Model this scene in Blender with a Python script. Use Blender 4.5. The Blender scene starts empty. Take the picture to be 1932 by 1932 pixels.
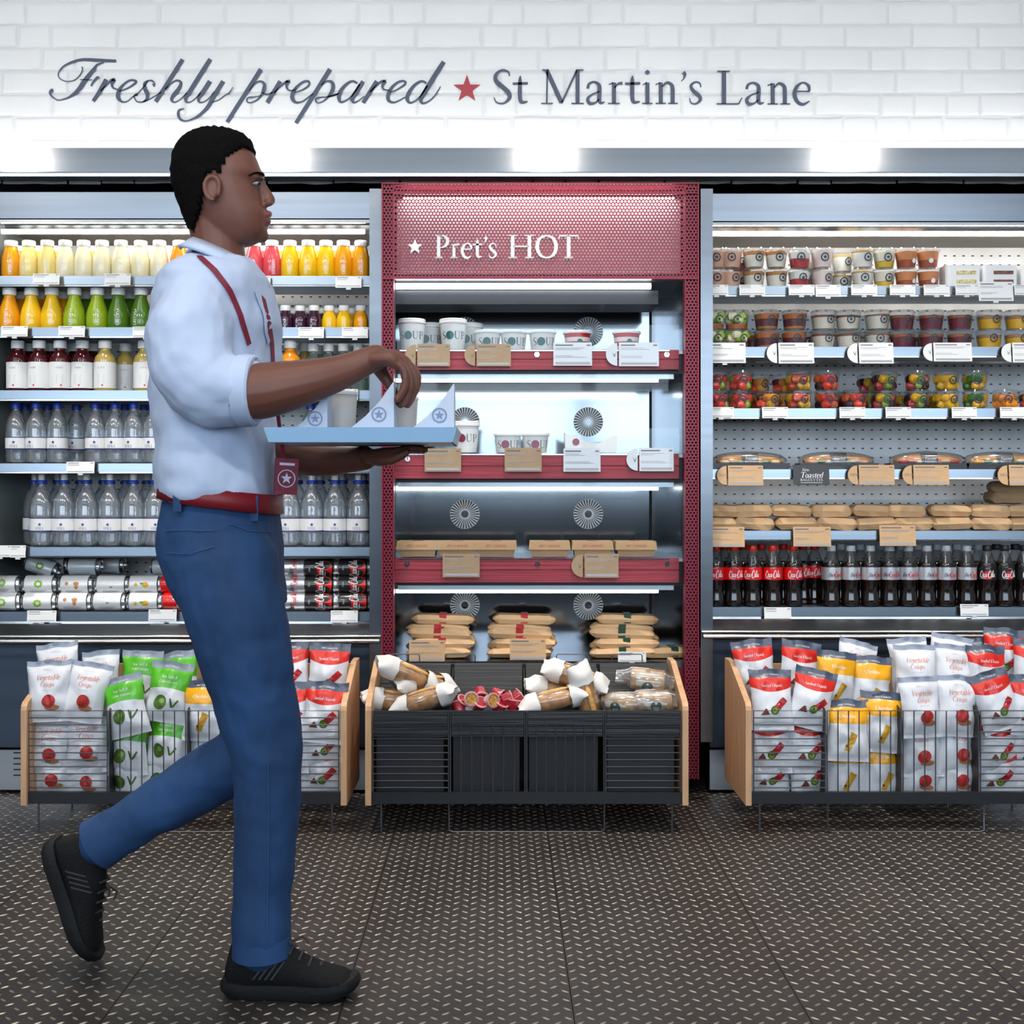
import bpy, math, random
from mathutils import Vector, Matrix, noise
S = bpy.context.scene
COL = S.collection
R = random.Random(7)
# ------------------------------------------------------------------ camera, world, lights, exposure
F_PX, VX, VY, CAM_H = 2374.0, 940.0, 915.0, 1.02
cam_d = bpy.data.cameras.new('camera'); cam = bpy.data.objects.new('camera', cam_d); COL.objects.link(cam)
cam.location = (0, 0, CAM_H); cam.rotation_euler = (math.pi/2, 0, 0)
cam_d.sensor_fit = 'HORIZONTAL'; cam_d.sensor_width = 36.0; cam_d.lens = 36.0*F_PX/1932
cam_d.shift_x = (966-VX)/1932; cam_d.shift_y = -(966-VY)/1932
cam_d.clip_start = 0.05; S.camera = cam
w = bpy.data.worlds.new('world'); S.world = w; w.use_nodes = True
bg = w.node_tree.nodes['Background']; bg.inputs[0].default_value = (0.70, 0.84, 1.0, 1); bg.inputs[1].default_value = 4.8
S.view_settings.view_transform = 'Standard'; S.view_settings.look = 'None'
S.view_settings.exposure = 0.14; S.view_settings.gamma = 1.0; S.view_settings.use_curve_mapping = False
try:
    S.cycles.use_denoising = True; S.cycles.max_bounces = 6; S.cycles.diffuse_bounces = 3; S.cycles.transmission_bounces = 4; S.cycles.transparent_max_bounces = 12
    S.cycles.glossy_bounces = 3; S.cycles.use_light_tree = True; S.cycles.adaptive_threshold = .025; S.cycles.caustics_reflective = False; S.cycles.caustics_refractive = False
    S.cycles.sample_clamp_indirect = 6.0
except Exception: pass
def spot(x, y, z, watts, deg, col=(1, .92, .82), aim=None, rad=.05):
    l = bpy.data.lights.new('ceiling_and_fill_spot', 'SPOT'); l.energy = watts; l.color = col
    l.spot_size = math.radians(deg); l.spot_blend = .7; l.shadow_soft_size = rad
    o = bpy.data.objects.new('ceiling_and_fill_spot', l); COL.objects.link(o); o.location = (x, y, z)
    if aim: o.rotation_euler = (Vector(aim)-Vector((x, y, z))).to_track_quat('-Z', 'Y').to_euler()
    return o
for sx in (-1.75, -.75, .25, 1.2, 2.2): spot(sx, 3.42, 3.1, 95, 62, aim=(sx, 3.66, 0))
def area(x, y, z, sx, sy, watts, col, rot=(0, 0, 0)):
    l = bpy.data.lights.new('added_fill_panel', 'AREA'); l.shape = 'RECTANGLE'; l.size = sx; l.size_y = sy; l.energy = watts; l.color = col
    o = bpy.data.objects.new('added_fill_panel', l); COL.objects.link(o); o.location = (x, y, z); o.rotation_euler = rot; return o
for sx in (-3.05, -1.4, .30, 2.2): spot(sx, .2, 3.1, 62, 78, (1, .95, .89), aim=(sx*.8, 4.3, 1.0), rad=.07)

for ax in (-2.2, 0, 2.2): area(ax, 1.9, 3.2, 1.8, .5, 10, (1, .96, .92))  # fill panels added for softer, brighter light, no known fixtures
for sx in (-2.0, -1.0, 0, 1.0, 2.0): spot(sx, 3.15, 3.14, 7, 66, (1, .98, .96), aim=(sx, 4.22, 2.55), rad=.08)  # wash spots added only to brighten the brick wall, no known lamps
# ------------------------------------------------------------------ helpers
def X(px, Y): return (px-VX)/F_PX*Y
def Z(py, Y): return CAM_H-(py-VY)/F_PX*Y
def P(px, py, Y): return Vector((X(px, Y), Y, Z(py, Y)))
def lin(c): return c/12.92 if c <= .04045 else ((c+.055)/1.055)**2.4
def hexc(h): return tuple(lin(int(h[i:i+2], 16)/255) for i in (0, 2, 4))+(1,)
MATS = {}
def mat(name, col, rough=.5, metal=0., spec=.5, emit=0., bump=None, coat=0., vary=None, aniso=None):
    """principled; bump=(scale, strength[, stretch xyz]); vary=(scale, amount) darkens/lightens the colour like grain or wear"""
    if name in MATS: return MATS[name]
    m = bpy.data.materials.new(name); m.use_nodes = True; nt = m.node_tree; b = nt.nodes['Principled BSDF']
    c = hexc(col) if isinstance(col, str) else tuple(col)+((1,) if len(col) == 3 else ())
    b.inputs['Base Color'].default_value = c; b.inputs['Roughness'].default_value = rough; b.inputs['Metallic'].default_value = metal
    b.inputs['Specular IOR Level'].default_value = spec
    if coat: b.inputs['Coat Weight'].default_value = coat; b.inputs['Coat Roughness'].default_value = .08
    if emit: b.inputs['Emission Color'].default_value = c; b.inputs['Emission Strength'].default_value = emit
    def noise_node(scale, stretch, det=3):
        tc = nt.nodes.new('ShaderNodeTexCoord'); mp = nt.nodes.new('ShaderNodeMapping'); n = nt.nodes.new('ShaderNodeTexNoise')
        mp.inputs['Scale'].default_value = stretch; n.inputs['Scale'].default_value = scale; n.inputs['Detail'].default_value = det
        nt.links.new(tc.outputs['Object'], mp.inputs[0]); nt.links.new(mp.outputs[0], n.inputs['Vector']); return n
    if vary:
        n = noise_node(vary[0], vary[2] if len(vary) > 2 else (1, 1, 1)); rmp = nt.nodes.new('ShaderNodeValToRGB')
        a = vary[1]; rmp.color_ramp.elements[0].position = .3; rmp.color_ramp.elements[1].position = .7
        rmp.color_ramp.elements[0].color = tuple(x*(1-a) for x in c[:3])+(1,); rmp.color_ramp.elements[1].color = tuple(min(1, x*(1+a)) for x in c[:3])+(1,)
        nt.links.new(n.outputs['Fac'], rmp.inputs[0]); nt.links.new(rmp.outputs[0], b.inputs['Base Color'])
    if bump:
        n = noise_node(bump[0], bump[2] if len(bump) > 2 else (1, 1, 1)); bp = nt.nodes.new('ShaderNodeBump')
        bp.inputs['Strength'].default_value = bump[1]; bp.inputs['Distance'].default_value = .004
        nt.links.new(n.outputs['Fac'], bp.inputs['Height']); nt.links.new(bp.outputs[0], b.inputs['Normal'])
    MATS[name] = m; return m
def clear(name, tint, gloss=.18, rough=.03, film=0.):
    """thin clear plastic or glass sheet: see-through with a gloss that grows to the rim"""
    if name in MATS: return MATS[name]
    m = bpy.data.materials.new(name); m.use_nodes = True; nt = m.node_tree; nt.nodes.clear()
    o = nt.nodes.new('ShaderNodeOutputMaterial'); t = nt.nodes.new('ShaderNodeBsdfTransparent'); g = nt.nodes.new('ShaderNodeBsdfGlossy')
    d = nt.nodes.new('ShaderNodeBsdfDiffuse'); lw = nt.nodes.new('ShaderNodeLayerWeight'); mx = nt.nodes.new('ShaderNodeMixShader'); mx2 = nt.nodes.new('ShaderNodeMixShader')
    mr = nt.nodes.new('ShaderNodeMapRange'); t.inputs[0].default_value = tuple(tint)+(1,); g.inputs['Roughness'].default_value = rough
    d.inputs[0].default_value = (.9, .93, .95, 1); lw.inputs[0].default_value = .35
    mr.inputs['To Min'].default_value = gloss*.35; mr.inputs['To Max'].default_value = min(1, gloss*3)
    nt.links.new(lw.outputs['Facing'], mr.inputs[0]); nt.links.new(mr.outputs[0], mx.inputs[0])
    mx2.inputs[0].default_value = film
    nt.links.new(t.outputs[0], mx2.inputs[1]); nt.links.new(d.outputs[0], mx2.inputs[2])
    nt.links.new(mx2.outputs[0], mx.inputs[1]); nt.links.new(g.outputs[0], mx.inputs[2]); nt.links.new(mx.outputs[0], o.inputs[0])
    MATS[name] = m; return m

class MB:
    def __init__(s): s.v = []; s.f = []; s.m = []; s.uv = {}
    def add(s, vs, fs, mi=0):
        b = len(s.v); s.v += [tuple(v) for v in vs]
        for f in fs: s.f.append(tuple(i+b for i in f)); s.m.append(mi)
        return b
    def box(s, x0, x1, y0, y1, z0, z1, mi=0):
        s.add([(x0, y0, z0), (x1, y0, z0), (x1, y1, z0), (x0, y1, z0), (x0, y0, z1), (x1, y0, z1), (x1, y1, z1), (x0, y1, z1)],
              [(0, 3, 2, 1), (4, 5, 6, 7), (0, 1, 5, 4), (1, 2, 6, 5), (2, 3, 7, 6), (3, 0, 4, 7)], mi)
    def prism(s, poly, y0, y1, mi=0, axis='y'):
        """poly: counter-clockwise outline in (x,z) [axis y] or (y,z) [axis x] or (x,y) [axis z]"""
        n = len(poly)
        mk = {'y': lambda p, t: (p[0], t, p[1]), 'x': lambda p, t: (t, p[0], p[1]), 'z': lambda p, t: (p[0], p[1], t)}[axis]
        vs = [mk(p, y0) for p in poly]+[mk(p, y1) for p in poly]
        fs = [tuple(range(n)), tuple(range(2*n-1, n-1, -1))]+[(i, i+n, (i+1) % n+n, (i+1) % n) for i in range(n)]
        s.add(vs, fs, mi)
    def lathe(s, prof, n=20, mi=0, c=(0, 0), cap0=True, cap1=True, axis='z'):
        b = len(s.v)
        for r, z in prof:
            for i in range(n):
                a = 2*math.pi*i/n; p = (c[0]+r*math.cos(a), c[1]+r*math.sin(a), z)
                s.v.append(p if axis == 'z' else (p[2], p[0], p[1]) if axis == 'x' else (p[0], p[2], p[1]))
        for k in range(len(prof)-1):
            for i in range(n):
                j = (i+1) % n; s.f.append((b+k*n+i, b+k*n+j, b+(k+1)*n+j, b+(k+1)*n+i)); s.m.append(mi)
        if cap0: s.f.append(tuple(b+i for i in range(n-1, -1, -1))); s.m.append(mi)
        if cap1: s.f.append(tuple(b+(len(prof)-1)*n+i for i in range(n))); s.m.append(mi)
    def tube(s, pts, rad, n=8, mi=0, closed=False, cap=True):
        pts = [Vector(p) for p in pts]; m = len(pts); rr = rad if isinstance(rad, (list, tuple)) else [rad]*m
        b = len(s.v); up = None
        for k, p in enumerate(pts):
            if closed: t = pts[(k+1) % m]-pts[k-1]
            else: t = pts[min(k+1, m-1)]-pts[max(k-1, 0)]
            t.normalize()
            if up is None:
                up = Vector((0, 0, 1)) if abs(t.z) < .9 else Vector((0, 1, 0))
            u = up-t*up.dot(t); u.normalize(); up = u; v = t.cross(u)
            r = rr[k]; ra, rb = r if isinstance(r, tuple) else (r, r)
            for i in range(n):
                a = 2*math.pi*i/n; s.v.append(tuple(p+u*(ra*math.cos(a))+v*(rb*math.sin(a))))
        for k in range(m if closed else m-1):
            k2 = (k+1) % m
            for i in range(n):
                j = (i+1) % n; s.f.append((b+k*n+i, b+k*n+j, b+k2*n+j, b+k2*n+i)); s.m.append(mi)
        if cap and not closed:
            s.f.append(tuple(b+i for i in range(n-1, -1, -1))); s.m.append(mi)
            s.f.append(tuple(b+(m-1)*n+i for i in range(n))); s.m.append(mi)
    def mesh(s, name, mats, smooth=False, sharp=40):
        me = bpy.data.meshes.new(name); me.from_pydata(s.v, [], s.f)
        for m in (mats if isinstance(mats, (list, tuple)) else [mats]): me.materials.append(m)
        me.polygons.foreach_set('material_index', s.m)
        if smooth:
            me.polygons.foreach_set('use_smooth', [True]*len(s.f))
            if sharp < 180: me.set_sharp_from_angle(angle=math.radians(sharp))
        me.update(); return me
    def build(s, name, mats, parent=None, smooth=False, sharp=40):
        return link(name, s.mesh(name, mats, smooth, sharp), parent)
def link(name, data, parent=None):
    o = bpy.data.objects.new(name, data); COL.objects.link(o)
    if parent is not None: o.parent = parent
    return o
def tag(o, label=None, cat=None, group=None, kind=None):
    if label: o['label'] = label
    if cat: o['category'] = cat
    if group: o['group'] = group
    if kind: o['kind'] = kind
    return o
def thing(name, label, cat, loc=(0, 0, 0), rot=(0, 0, 0), group=None):
    o = link(name, None); o.location = loc; o.rotation_euler = rot; o.empty_display_size = .05
    return tag(o, label, cat, group)
KIDS = {}
def copy_tree(o, parent=None):
    c = o.copy(); COL.objects.link(c); c.parent = parent
    for ch in o.children: copy_tree(ch, c)
    return c
USED = set()
def place(proto, loc, rot=(0, 0, 0), label=None, group=None, scale=None):
    """the first placing moves the prototype itself; the next ones copy it with its parts"""
    if proto.name in USED: o = copy_tree(proto)
    else: o = proto; USED.add(proto.name)
    o.location = loc; o.rotation_euler = rot
    if scale: o.scale = scale if isinstance(scale, tuple) else (scale,)*3
    if label: o['label'] = label
    if group: o['group'] = group
    return o
ORD = ['first', 'second', 'third', 'fourth', 'fifth', 'sixth', 'seventh', 'eighth', 'ninth', 'tenth', 'eleventh', 'twelfth', 'thirteenth', 'fourteenth', 'fifteenth', 'sixteenth', 'seventeenth', 'eighteenth', 'nineteenth', 'twentieth']
def nth(i): return ORD[i]
# ------------------------------------------------------------------ lettering: ribbons along strokes of changing width
def ribbon(pts, smooth, steps=5):
    """[(x,y,w)] -> list of (left, right) points"""
    q = []
    if smooth and len(pts) > 2:
        for i in range(len(pts)-1):
            p0, p1, p2, p3 = pts[max(i-1, 0)], pts[i], pts[i+1], pts[min(i+2, len(pts)-1)]
            for k in range(steps):
                t = k/steps
                q.append(tuple(.5*(2*p1[d]+(p2[d]-p0[d])*t+(2*p0[d]-5*p1[d]+4*p2[d]-p3[d])*t*t+(3*p1[d]-p0[d]-3*p2[d]+p3[d])*t**3) for d in range(3)))
        q.append(tuple(pts[-1]))
    else: q = [tuple(p) for p in pts]
    out = []
    for i, p in enumerate(q):
        a, b = q[max(i-1, 0)], q[min(i+1, len(q)-1)]; dx, dy = b[0]-a[0], b[1]-a[1]; L = math.hypot(dx, dy) or 1
        nx, ny = -dy/L, dx/L; h = p[2]/2
        out.append(((p[0]+nx*h, p[1]+ny*h), (p[0]-nx*h, p[1]-ny*h)))
    return out
def strokes_to(mb, strokes, fn, mi=0, steps=5):
    """strokes: [(flag, [(x,y,w)..])]; fn maps a flat (x,y) to 3D"""
    for fl, pts in strokes:
        rb = ribbon(pts, fl == 'c', steps); vs = []
        for l, r in rb: vs += [fn(*l), fn(*r)]
        mb.add(vs, [(2*i, 2*i+1, 2*i+3, 2*i+2) for i in range(len(rb)-1)], mi)
def stem(x, y0=.02, y1=.98, w=.13): return ('l', [(x, y1, w), (x, y0, w)])
def sf(x0, x1, y, w=.04): return ('l', [(x0, y, w), (x1, y, w)])
GL = {
'S': (.56, [('c', [(.50,.80,.03),(.47,.93,.05),(.28,.985,.06),(.10,.86,.10),(.09,.68,.125),(.28,.50,.14),(.47,.33,.135),(.50,.17,.11),(.33,.02,.055),(.12,.04,.045),(.03,.19,.03)])]),
't': (.44, [('c', [(.21,.82,.03),(.20,.64,.11),(.20,.18,.12),(.26,.05,.10),(.43,.07,.04)]), ('l', [(-.02,.585,.075),(.44,.60,.075)])]),
'M': (1.3, [('l', [(.17,.98,.13),(.62,.04,.13)]), ('l', [(.62,.02,.06),(1.08,.96,.06)]), ('l', [(.19,.95,.05),(.17,.03,.05)]), stem(1.11,w=.12), sf(.0,.36,.015), sf(.92,1.3,.015), sf(.03,.22,.985), sf(1.06,1.29,.985)]),
'a': (.6, [('c', [(.06,.45,.09),(.10,.58,.07),(.25,.64,.06),(.40,.56,.10),(.42,.40,.12),(.41,.12,.12),(.47,.03,.08),(.58,.06,.03)]), ('c', [(.42,.36,.04),(.20,.28,.05),(.06,.15,.09),(.12,.02,.10),(.28,.03,.06),(.40,.13,.04)])]),
'r': (.5, [stem(.20,.02,.62,.12), sf(.02,.38,.015), ('l', [(.04,.56,.03),(.18,.62,.04)]), ('c', [(.22,.46,.04),(.32,.58,.06),(.46,.60,.10)])]),
'i': (.33, [stem(.16,.02,.62,.12), sf(0,.32,.015), ('l', [(.02,.56,.03),(.15,.62,.04)]), ('c', [(.09,.92,.05),(.16,.92,.14),(.23,.92,.05)])]),
'n': (.72, [stem(.18,.02,.62,.12), ('l', [(.02,.56,.03),(.17,.62,.04)]), sf(.02,.34,.015), ('c', [(.22,.50,.04),(.36,.62,.07),(.50,.56,.10),(.54,.42,.12),(.54,.02,.12)]), sf(.40,.70,.015)]),
"'": (.2, [('c', [(.08,.92,.12),(.13,.86,.10),(.10,.74,.04),(.02,.66,.02)])]),
's': (.42, [('c', [(.36,.48,.03),(.33,.60,.045),(.19,.635,.05),(.06,.53,.085),(.13,.38,.11),(.31,.24,.11),(.34,.11,.09),(.20,.005,.05),(.06,.04,.04),(.02,.17,.03)])]),
'L': (.78, [stem(.22), sf(.02,.40,.98), sf(0,.66,.018,.045), ('l', [(.66,.02,.05),(.76,.20,.03)])]),
'e': (.54, [sf(.12,.50,.385,.045), ('c', [(.49,.39,.07),(.47,.55,.09),(.31,.645,.05),(.13,.54,.09),(.05,.32,.125),(.13,.09,.11),(.30,0,.085),(.50,.10,.03)])]),
'P': (.7, [stem(.2,w=.14), sf(.02,.36,.985), sf(.02,.40,.015), ('c', [(.24,.96,.05),(.45,.97,.06),(.62,.85,.12),(.64,.70,.135),(.54,.54,.10),(.36,.46,.05),(.26,.48,.04)])]),
'H': (1.2, [stem(.22,w=.14), stem(.98,w=.14), sf(.25,.95,.51,.05), sf(.02,.42,.985), sf(.02,.42,.015), sf(.78,1.18,.985), sf(.78,1.18,.015)]),
'O': (1.0, [('c', [(.5,.985,.05),(.20,.86,.11),(.07,.5,.145),(.20,.14,.11),(.5,.015,.05),(.80,.14,.11),(.93,.5,.145),(.80,.86,.11),(.5,.985,.05)])]),
'T': (.9, [stem(.44,w=.14), sf(.02,.86,.975,.055), ('l', [(.02,.98,.05),(.01,.80,.02)]), ('l', [(.86,.98,.05),(.88,.80,.02)]), sf(.24,.64,.015)]),
'U': (.88, [('c', [(.18,.98,.13),(.18,.60,.13),(.20,.18,.12),(.42,.01,.07),(.66,.15,.05),(.70,.45,.05),(.70,.97,.05)]), sf(.02,.36,.985), sf(.56,.84,.985)]),
'I': (.42, [stem(.2), sf(.02,.38,.985), sf(.02,.38,.015)]),
'N': (.9, [('l', [(.16,.97,.05),(.16,.02,.05)]), ('l', [(.14,.97,.13),(.74,.03,.13)]), ('l', [(.76,.98,.05),(.76,.02,.05)]), sf(0,.3,.015), sf(.62,.9,.985)]),
'E': (.64, [stem(.18), sf(.02,.56,.978,.05), sf(.2,.48,.52,.05), sf(.02,.60,.02,.05)]),
'W': (1.14, [('l', [(.1,.98,.12),(.34,.02,.12)]), ('l', [(.34,.02,.05),(.56,.96,.05)]), ('l', [(.54,.98,.12),(.80,.02,.12)]), ('l', [(.80,.02,.05),(1.04,.97,.05)])]),
'A': (.8, [('l', [(.06,.02,.06),(.40,.97,.06)]), ('l', [(.38,.98,.13),(.74,.02,.13)]), sf(.2,.6,.34,.05)]),
'B': (.66, [stem(.18), ('c', [(.2,.97,.05),(.46,.94,.10),(.50,.76,.12),(.38,.55,.08),(.2,.53,.05)]), ('c', [(.2,.53,.05),(.48,.47,.10),(.58,.27,.13),(.44,.05,.09),(.2,.02,.05)])]),
'G': (.8, [('c', [(.68,.78,.03),(.60,.93,.05),(.40,.985,.06),(.16,.80,.12),(.08,.48,.14),(.2,.14,.12),(.46,.015,.06),(.68,.12,.08),(.70,.36,.11)]), sf(.5,.8,.40,.05)]),
'R': (.72, [stem(.18), ('c', [(.2,.97,.05),(.46,.95,.10),(.55,.76,.12),(.42,.53,.08),(.2,.50,.05)]), ('l', [(.36,.5,.1),(.68,.02,.11)])]),
'C': (.74, [('c', [(.68,.78,.03),(.60,.93,.05),(.40,.985,.06),(.16,.80,.12),(.08,.48,.14),(.2,.14,.12),(.46,.015,.06),(.68,.20,.03)])]),
'V': (.8, [('l', [(.06,.98,.12),(.38,.02,.12)]), ('l', [(.38,.02,.05),(.70,.97,.05)])]),
'D': (.84, [stem(.18), ('c', [(.2,.97,.05),(.55,.92,.09),(.74,.5,.14),(.55,.08,.09),(.2,.02,.05)])]),
'o': (.58, [('c', [(.28,.64,.06),(.10,.52,.10),(.06,.32,.12),(.12,.10,.10),(.28,.0,.06),(.45,.10,.10),(.51,.32,.12),(.45,.53,.10),(.28,.64,.06)])]),
'c': (.5, [('c', [(.45,.52,.06),(.30,.64,.06),(.12,.52,.10),(.06,.30,.12),(.14,.08,.10),(.30,.0,.08),(.47,.10,.03)])]),
'l': (.3, [stem(.15,.02,1.05,.11)]),
'b': (.6, [stem(.15,.02,1.05,.11), ('c', [(.17,.5,.05),(.32,.63,.07),(.5,.45,.12),(.48,.15,.11),(.3,.0,.06),(.16,.06,.05)])]),
'd': (.6, [stem(.47,.02,1.05,.11), ('c', [(.45,.56,.05),(.28,.63,.07),(.08,.45,.12),(.08,.18,.11),(.25,.0,.07),(.45,.12,.04)])]),
'g': (.6, [('c', [(.46,.6,.05),(.25,.63,.07),(.09,.42,.12),(.2,.2,.08),(.42,.3,.05)]), ('c', [(.48,.62,.1),(.46,.1,.11),(.4,-.2,.08),(.2,-.28,.06),(.05,-.2,.04)])]),
'h': (.68, [stem(.16,.02,1.05,.11), ('c', [(.2,.46,.04),(.35,.62,.07),(.49,.52,.11),(.5,.02,.11)])]),
'p': (.62, [stem(.16,-.32,.64,.11), ('c', [(.17,.5,.05),(.32,.63,.07),(.52,.45,.12),(.5,.15,.11),(.32,.0,.06),(.17,.06,.05)])]),
'k': (.62, [stem(.16,.02,1.05,.11), ('l', [(.2,.3,.05),(.46,.62,.06)]), ('l', [(.28,.4,.1),(.54,.02,.1)])]),
'm': (1.0, [stem(.16,.02,.62,.11), ('c', [(.2,.48,.04),(.33,.62,.07),(.46,.5,.11),(.47,.02,.11)]), ('c', [(.5,.48,.04),(.66,.62,.07),(.79,.5,.11),(.8,.02,.11)])]),
'v': (.58, [('l', [(.08,.64,.1),(.28,.02,.1)]), ('l', [(.28,.02,.05),(.5,.64,.05)])]),
'w': (.8, [('l', [(.06,.64,.1),(.22,.02,.1)]), ('l', [(.22,.02,.05),(.38,.6,.05)]), ('l', [(.38,.62,.1),(.54,.02,.1)]), ('l', [(.54,.02,.05),(.72,.64,.05)])]),
' ': (.34, []), '-': (.36, [sf(.04,.3,.3,.07)]), '*': (.5, [('l', [(.05,.45,.09),(.4,.45,.09)]), ('l', [(.14,.2,.09),(.32,.7,.09)]), ('l', [(.32,.2,.09),(.14,.7,.09)])]),
'&': (.7, [('c', [(.6,.1,.05),(.2,.75,.1),(.35,.95,.06),(.45,.75,.07),(.1,.25,.12),(.25,.02,.08),(.6,.4,.04)])]),
}
def text_strokes(t, width=None, height=1., slant=0., xs=0., track=0., bold=1.):
    """strokes of a text, scaled to a cap height and, if given, to a width, centred on x=0, baseline y=0"""
    x = 0; out = []
    for ch in t:
        adv, st = GL[ch]
        for fl, pts in st: out.append((fl, [(px+x, py, pw*bold) for px, py, pw in pts]))
        x += adv+.06+track
    tot = x-.06-track; sx = (width/tot) if width else height
    ws = (sx+height)/2
    return [(fl, [((px-tot/2)*sx+slant*py*height, py*height, pw*ws) for px, py, pw in pts]) for fl, pts in out]
def star_poly(r, k=.4): return [(r*(1 if i % 2 == 0 else k)*math.sin(math.pi*i/5), r*(1 if i % 2 == 0 else k)*math.cos(math.pi*i/5)) for i in range(10)]
def star_to(mb, r, fn, mi=0, k=.4, c=(0, 0)):
    ps = [(c[0]+x, c[1]+y) for x, y in star_poly(r, k)]
    mb.add([fn(*c)]+[fn(*p) for p in ps], [(0, (i+1) % 10+1, i+1) for i in range(10)], mi)
def disc_to(mb, r, fn, mi=0, c=(0, 0), n=16, ry=None):
    ry = ry or r
    mb.add([fn(*c)]+[fn(c[0]+r*math.cos(2*math.pi*i/n), c[1]+ry*math.sin(2*math.pi*i/n)) for i in range(n)], [(0, i+1, (i+1) % n+1) for i in range(n)], mi)
def ring_to(mb, r0, r1, fn, mi=0, c=(0, 0), n=20):
    vs = []
    for i in range(n):
        a = 2*math.pi*i/n; vs += [fn(c[0]+r0*math.cos(a), c[1]+r0*math.sin(a)), fn(c[0]+r1*math.cos(a), c[1]+r1*math.sin(a))]
    mb.add(vs, [(2*i, 2*i+1, 2*((i+1) % n)+1, 2*((i+1) % n)) for i in range(n)], mi)
COLA = [('c', [(.34,.62,.05),(.30,.84,.06),(.19,.92,.07),(.06,.66,.10),(.01,.36,.11),(.06,.14,.10),(.18,.10,.07),(.34,.26,.04)]),
 ('c', [(.42,.56,.05),(.34,.36,.08),(.40,.16,.07),(.50,.28,.07),(.46,.54,.05),(.42,.56,.05)]), ('c', [(.66,.50,.05),(.58,.56,.05),(.52,.34,.08),(.58,.14,.07),(.68,.28,.04)]),
 ('c', [(.82,.54,.05),(.74,.50,.06),(.70,.30,.08),(.76,.15,.06),(.84,.40,.05),(.85,.56,.06),(.85,.22,.07),(.93,.20,.04)]), ('l', [(.93,.42,.06),(1.05,.46,.06)]),
 ('c', [(1.42,.60,.05),(1.40,.90,.06),(1.28,.98,.07),(1.14,.66,.10),(1.08,.30,.11),(1.14,.08,.10),(1.26,.08,.07),(1.40,.26,.04)]),
 ('c', [(1.48,.56,.05),(1.41,.36,.08),(1.46,.16,.07),(1.56,.28,.07),(1.52,.54,.05),(1.48,.56,.05)]), ('c', [(1.60,.30,.04),(1.74,.80,.05),(1.70,.98,.05),(1.62,.60,.08),(1.64,.18,.08),(1.74,.22,.04)]),
 ('c', [(1.88,.54,.05),(1.80,.50,.06),(1.76,.30,.08),(1.82,.15,.06),(1.90,.40,.05),(1.91,.56,.06),(1.91,.22,.07),(2.0,.22,.04)]),
 ('c', [(.03,.16,.09),(.2,.0,.06),(.5,-.02,.07),(.8,-.06,.03)])]
def cola_strokes(width): 
    k = width/2.0; return [(fl, [((x-1.0)*k, (y-.45)*k*1.05, w_*k) for x, y, w_ in pts]) for fl, pts in COLA]
# ------------------------------------------------------------------ materials of the place
M_lip = mat('lip_steel', (.27, .32, .37), .24, 1, vary=(9, .06, (.1, 1, 5)))
M_steel = mat('brushed_steel', (.215, .235, .26), .24, 1, vary=(9, .06, (.1, 1, 5)))
M_steel_soft = mat('satin_steel', (.50, .53, .57), .38, 1, vary=(6, .08, (.2, 1, 3)))
M_mirror = mat('polished_steel', (.27, .30, .33), .10, 1, bump=(3, .03))
M_rail = mat('polished_rail', (.86, .84, .80), .10, 1)
M_panel = mat('blue_grey_panel', (.065, .090, .13), .36, .55)
M_dark = mat('black_void', (.006, .006, .007), .6)
M_dgrey = mat('dark_grey_metal', (.035, .037, .042), .42, .6)
M_white = mat('white_plastic', (.86, .86, .85), .4)
M_card = mat('white_card', (.90, .90, .89), .5)
M_kraft = mat('kraft_card', 'D6AE82', .6, vary=(30, .06)); M_kraft_grey = mat('greyed_kraft_card', 'A48C6E', .5, vary=(30, .06))
M_ink = mat('dark_ink', (.05, .06, .08), .6)
M_greyink = mat('grey_ink', (.42, .43, .44), .6)
M_led = mat('led_tube', (1, .95, .88), .5, emit=30)
M_led_cool = mat('cool_led', (.95, .98, 1), .5, emit=14)
M_led_wall = mat('wall_wash_led', (1, .99, .97), .5, emit=14)
M_fascia = mat('fascia_steel', (.62, .63, .64), .065, 1, vary=(9, .05, (.1, 1, 5)))
M_maroon = mat('maroon_enamel', '8A1C33', .36, .25)
M_maroon_wood = mat('maroon_stained_wood', '97303D', .45, vary=(14, .28, (.25, 1, 9)), bump=(22, .25, (.2, 1, 8)))
M_glass = clear('clear_glass', (.96, .98, .98), .045)
M_back = mat('galvanised_back', (.80, .80, .79), .45, .25, vary=(5, .12, (1.2, 1, .3)))
M_brick = mat('white_painted_brick', (.78, .78, .77), .55, bump=(30, .35), vary=(5, .03))
M_mortar = mat('white_painted_mortar', (.70, .70, .70), .6, bump=(30, .6))
M_paint = mat('slate_blue_paint', '3F4A5E', .5)
M_redpaint = mat('red_paint', 'A01226', .4)
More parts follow.
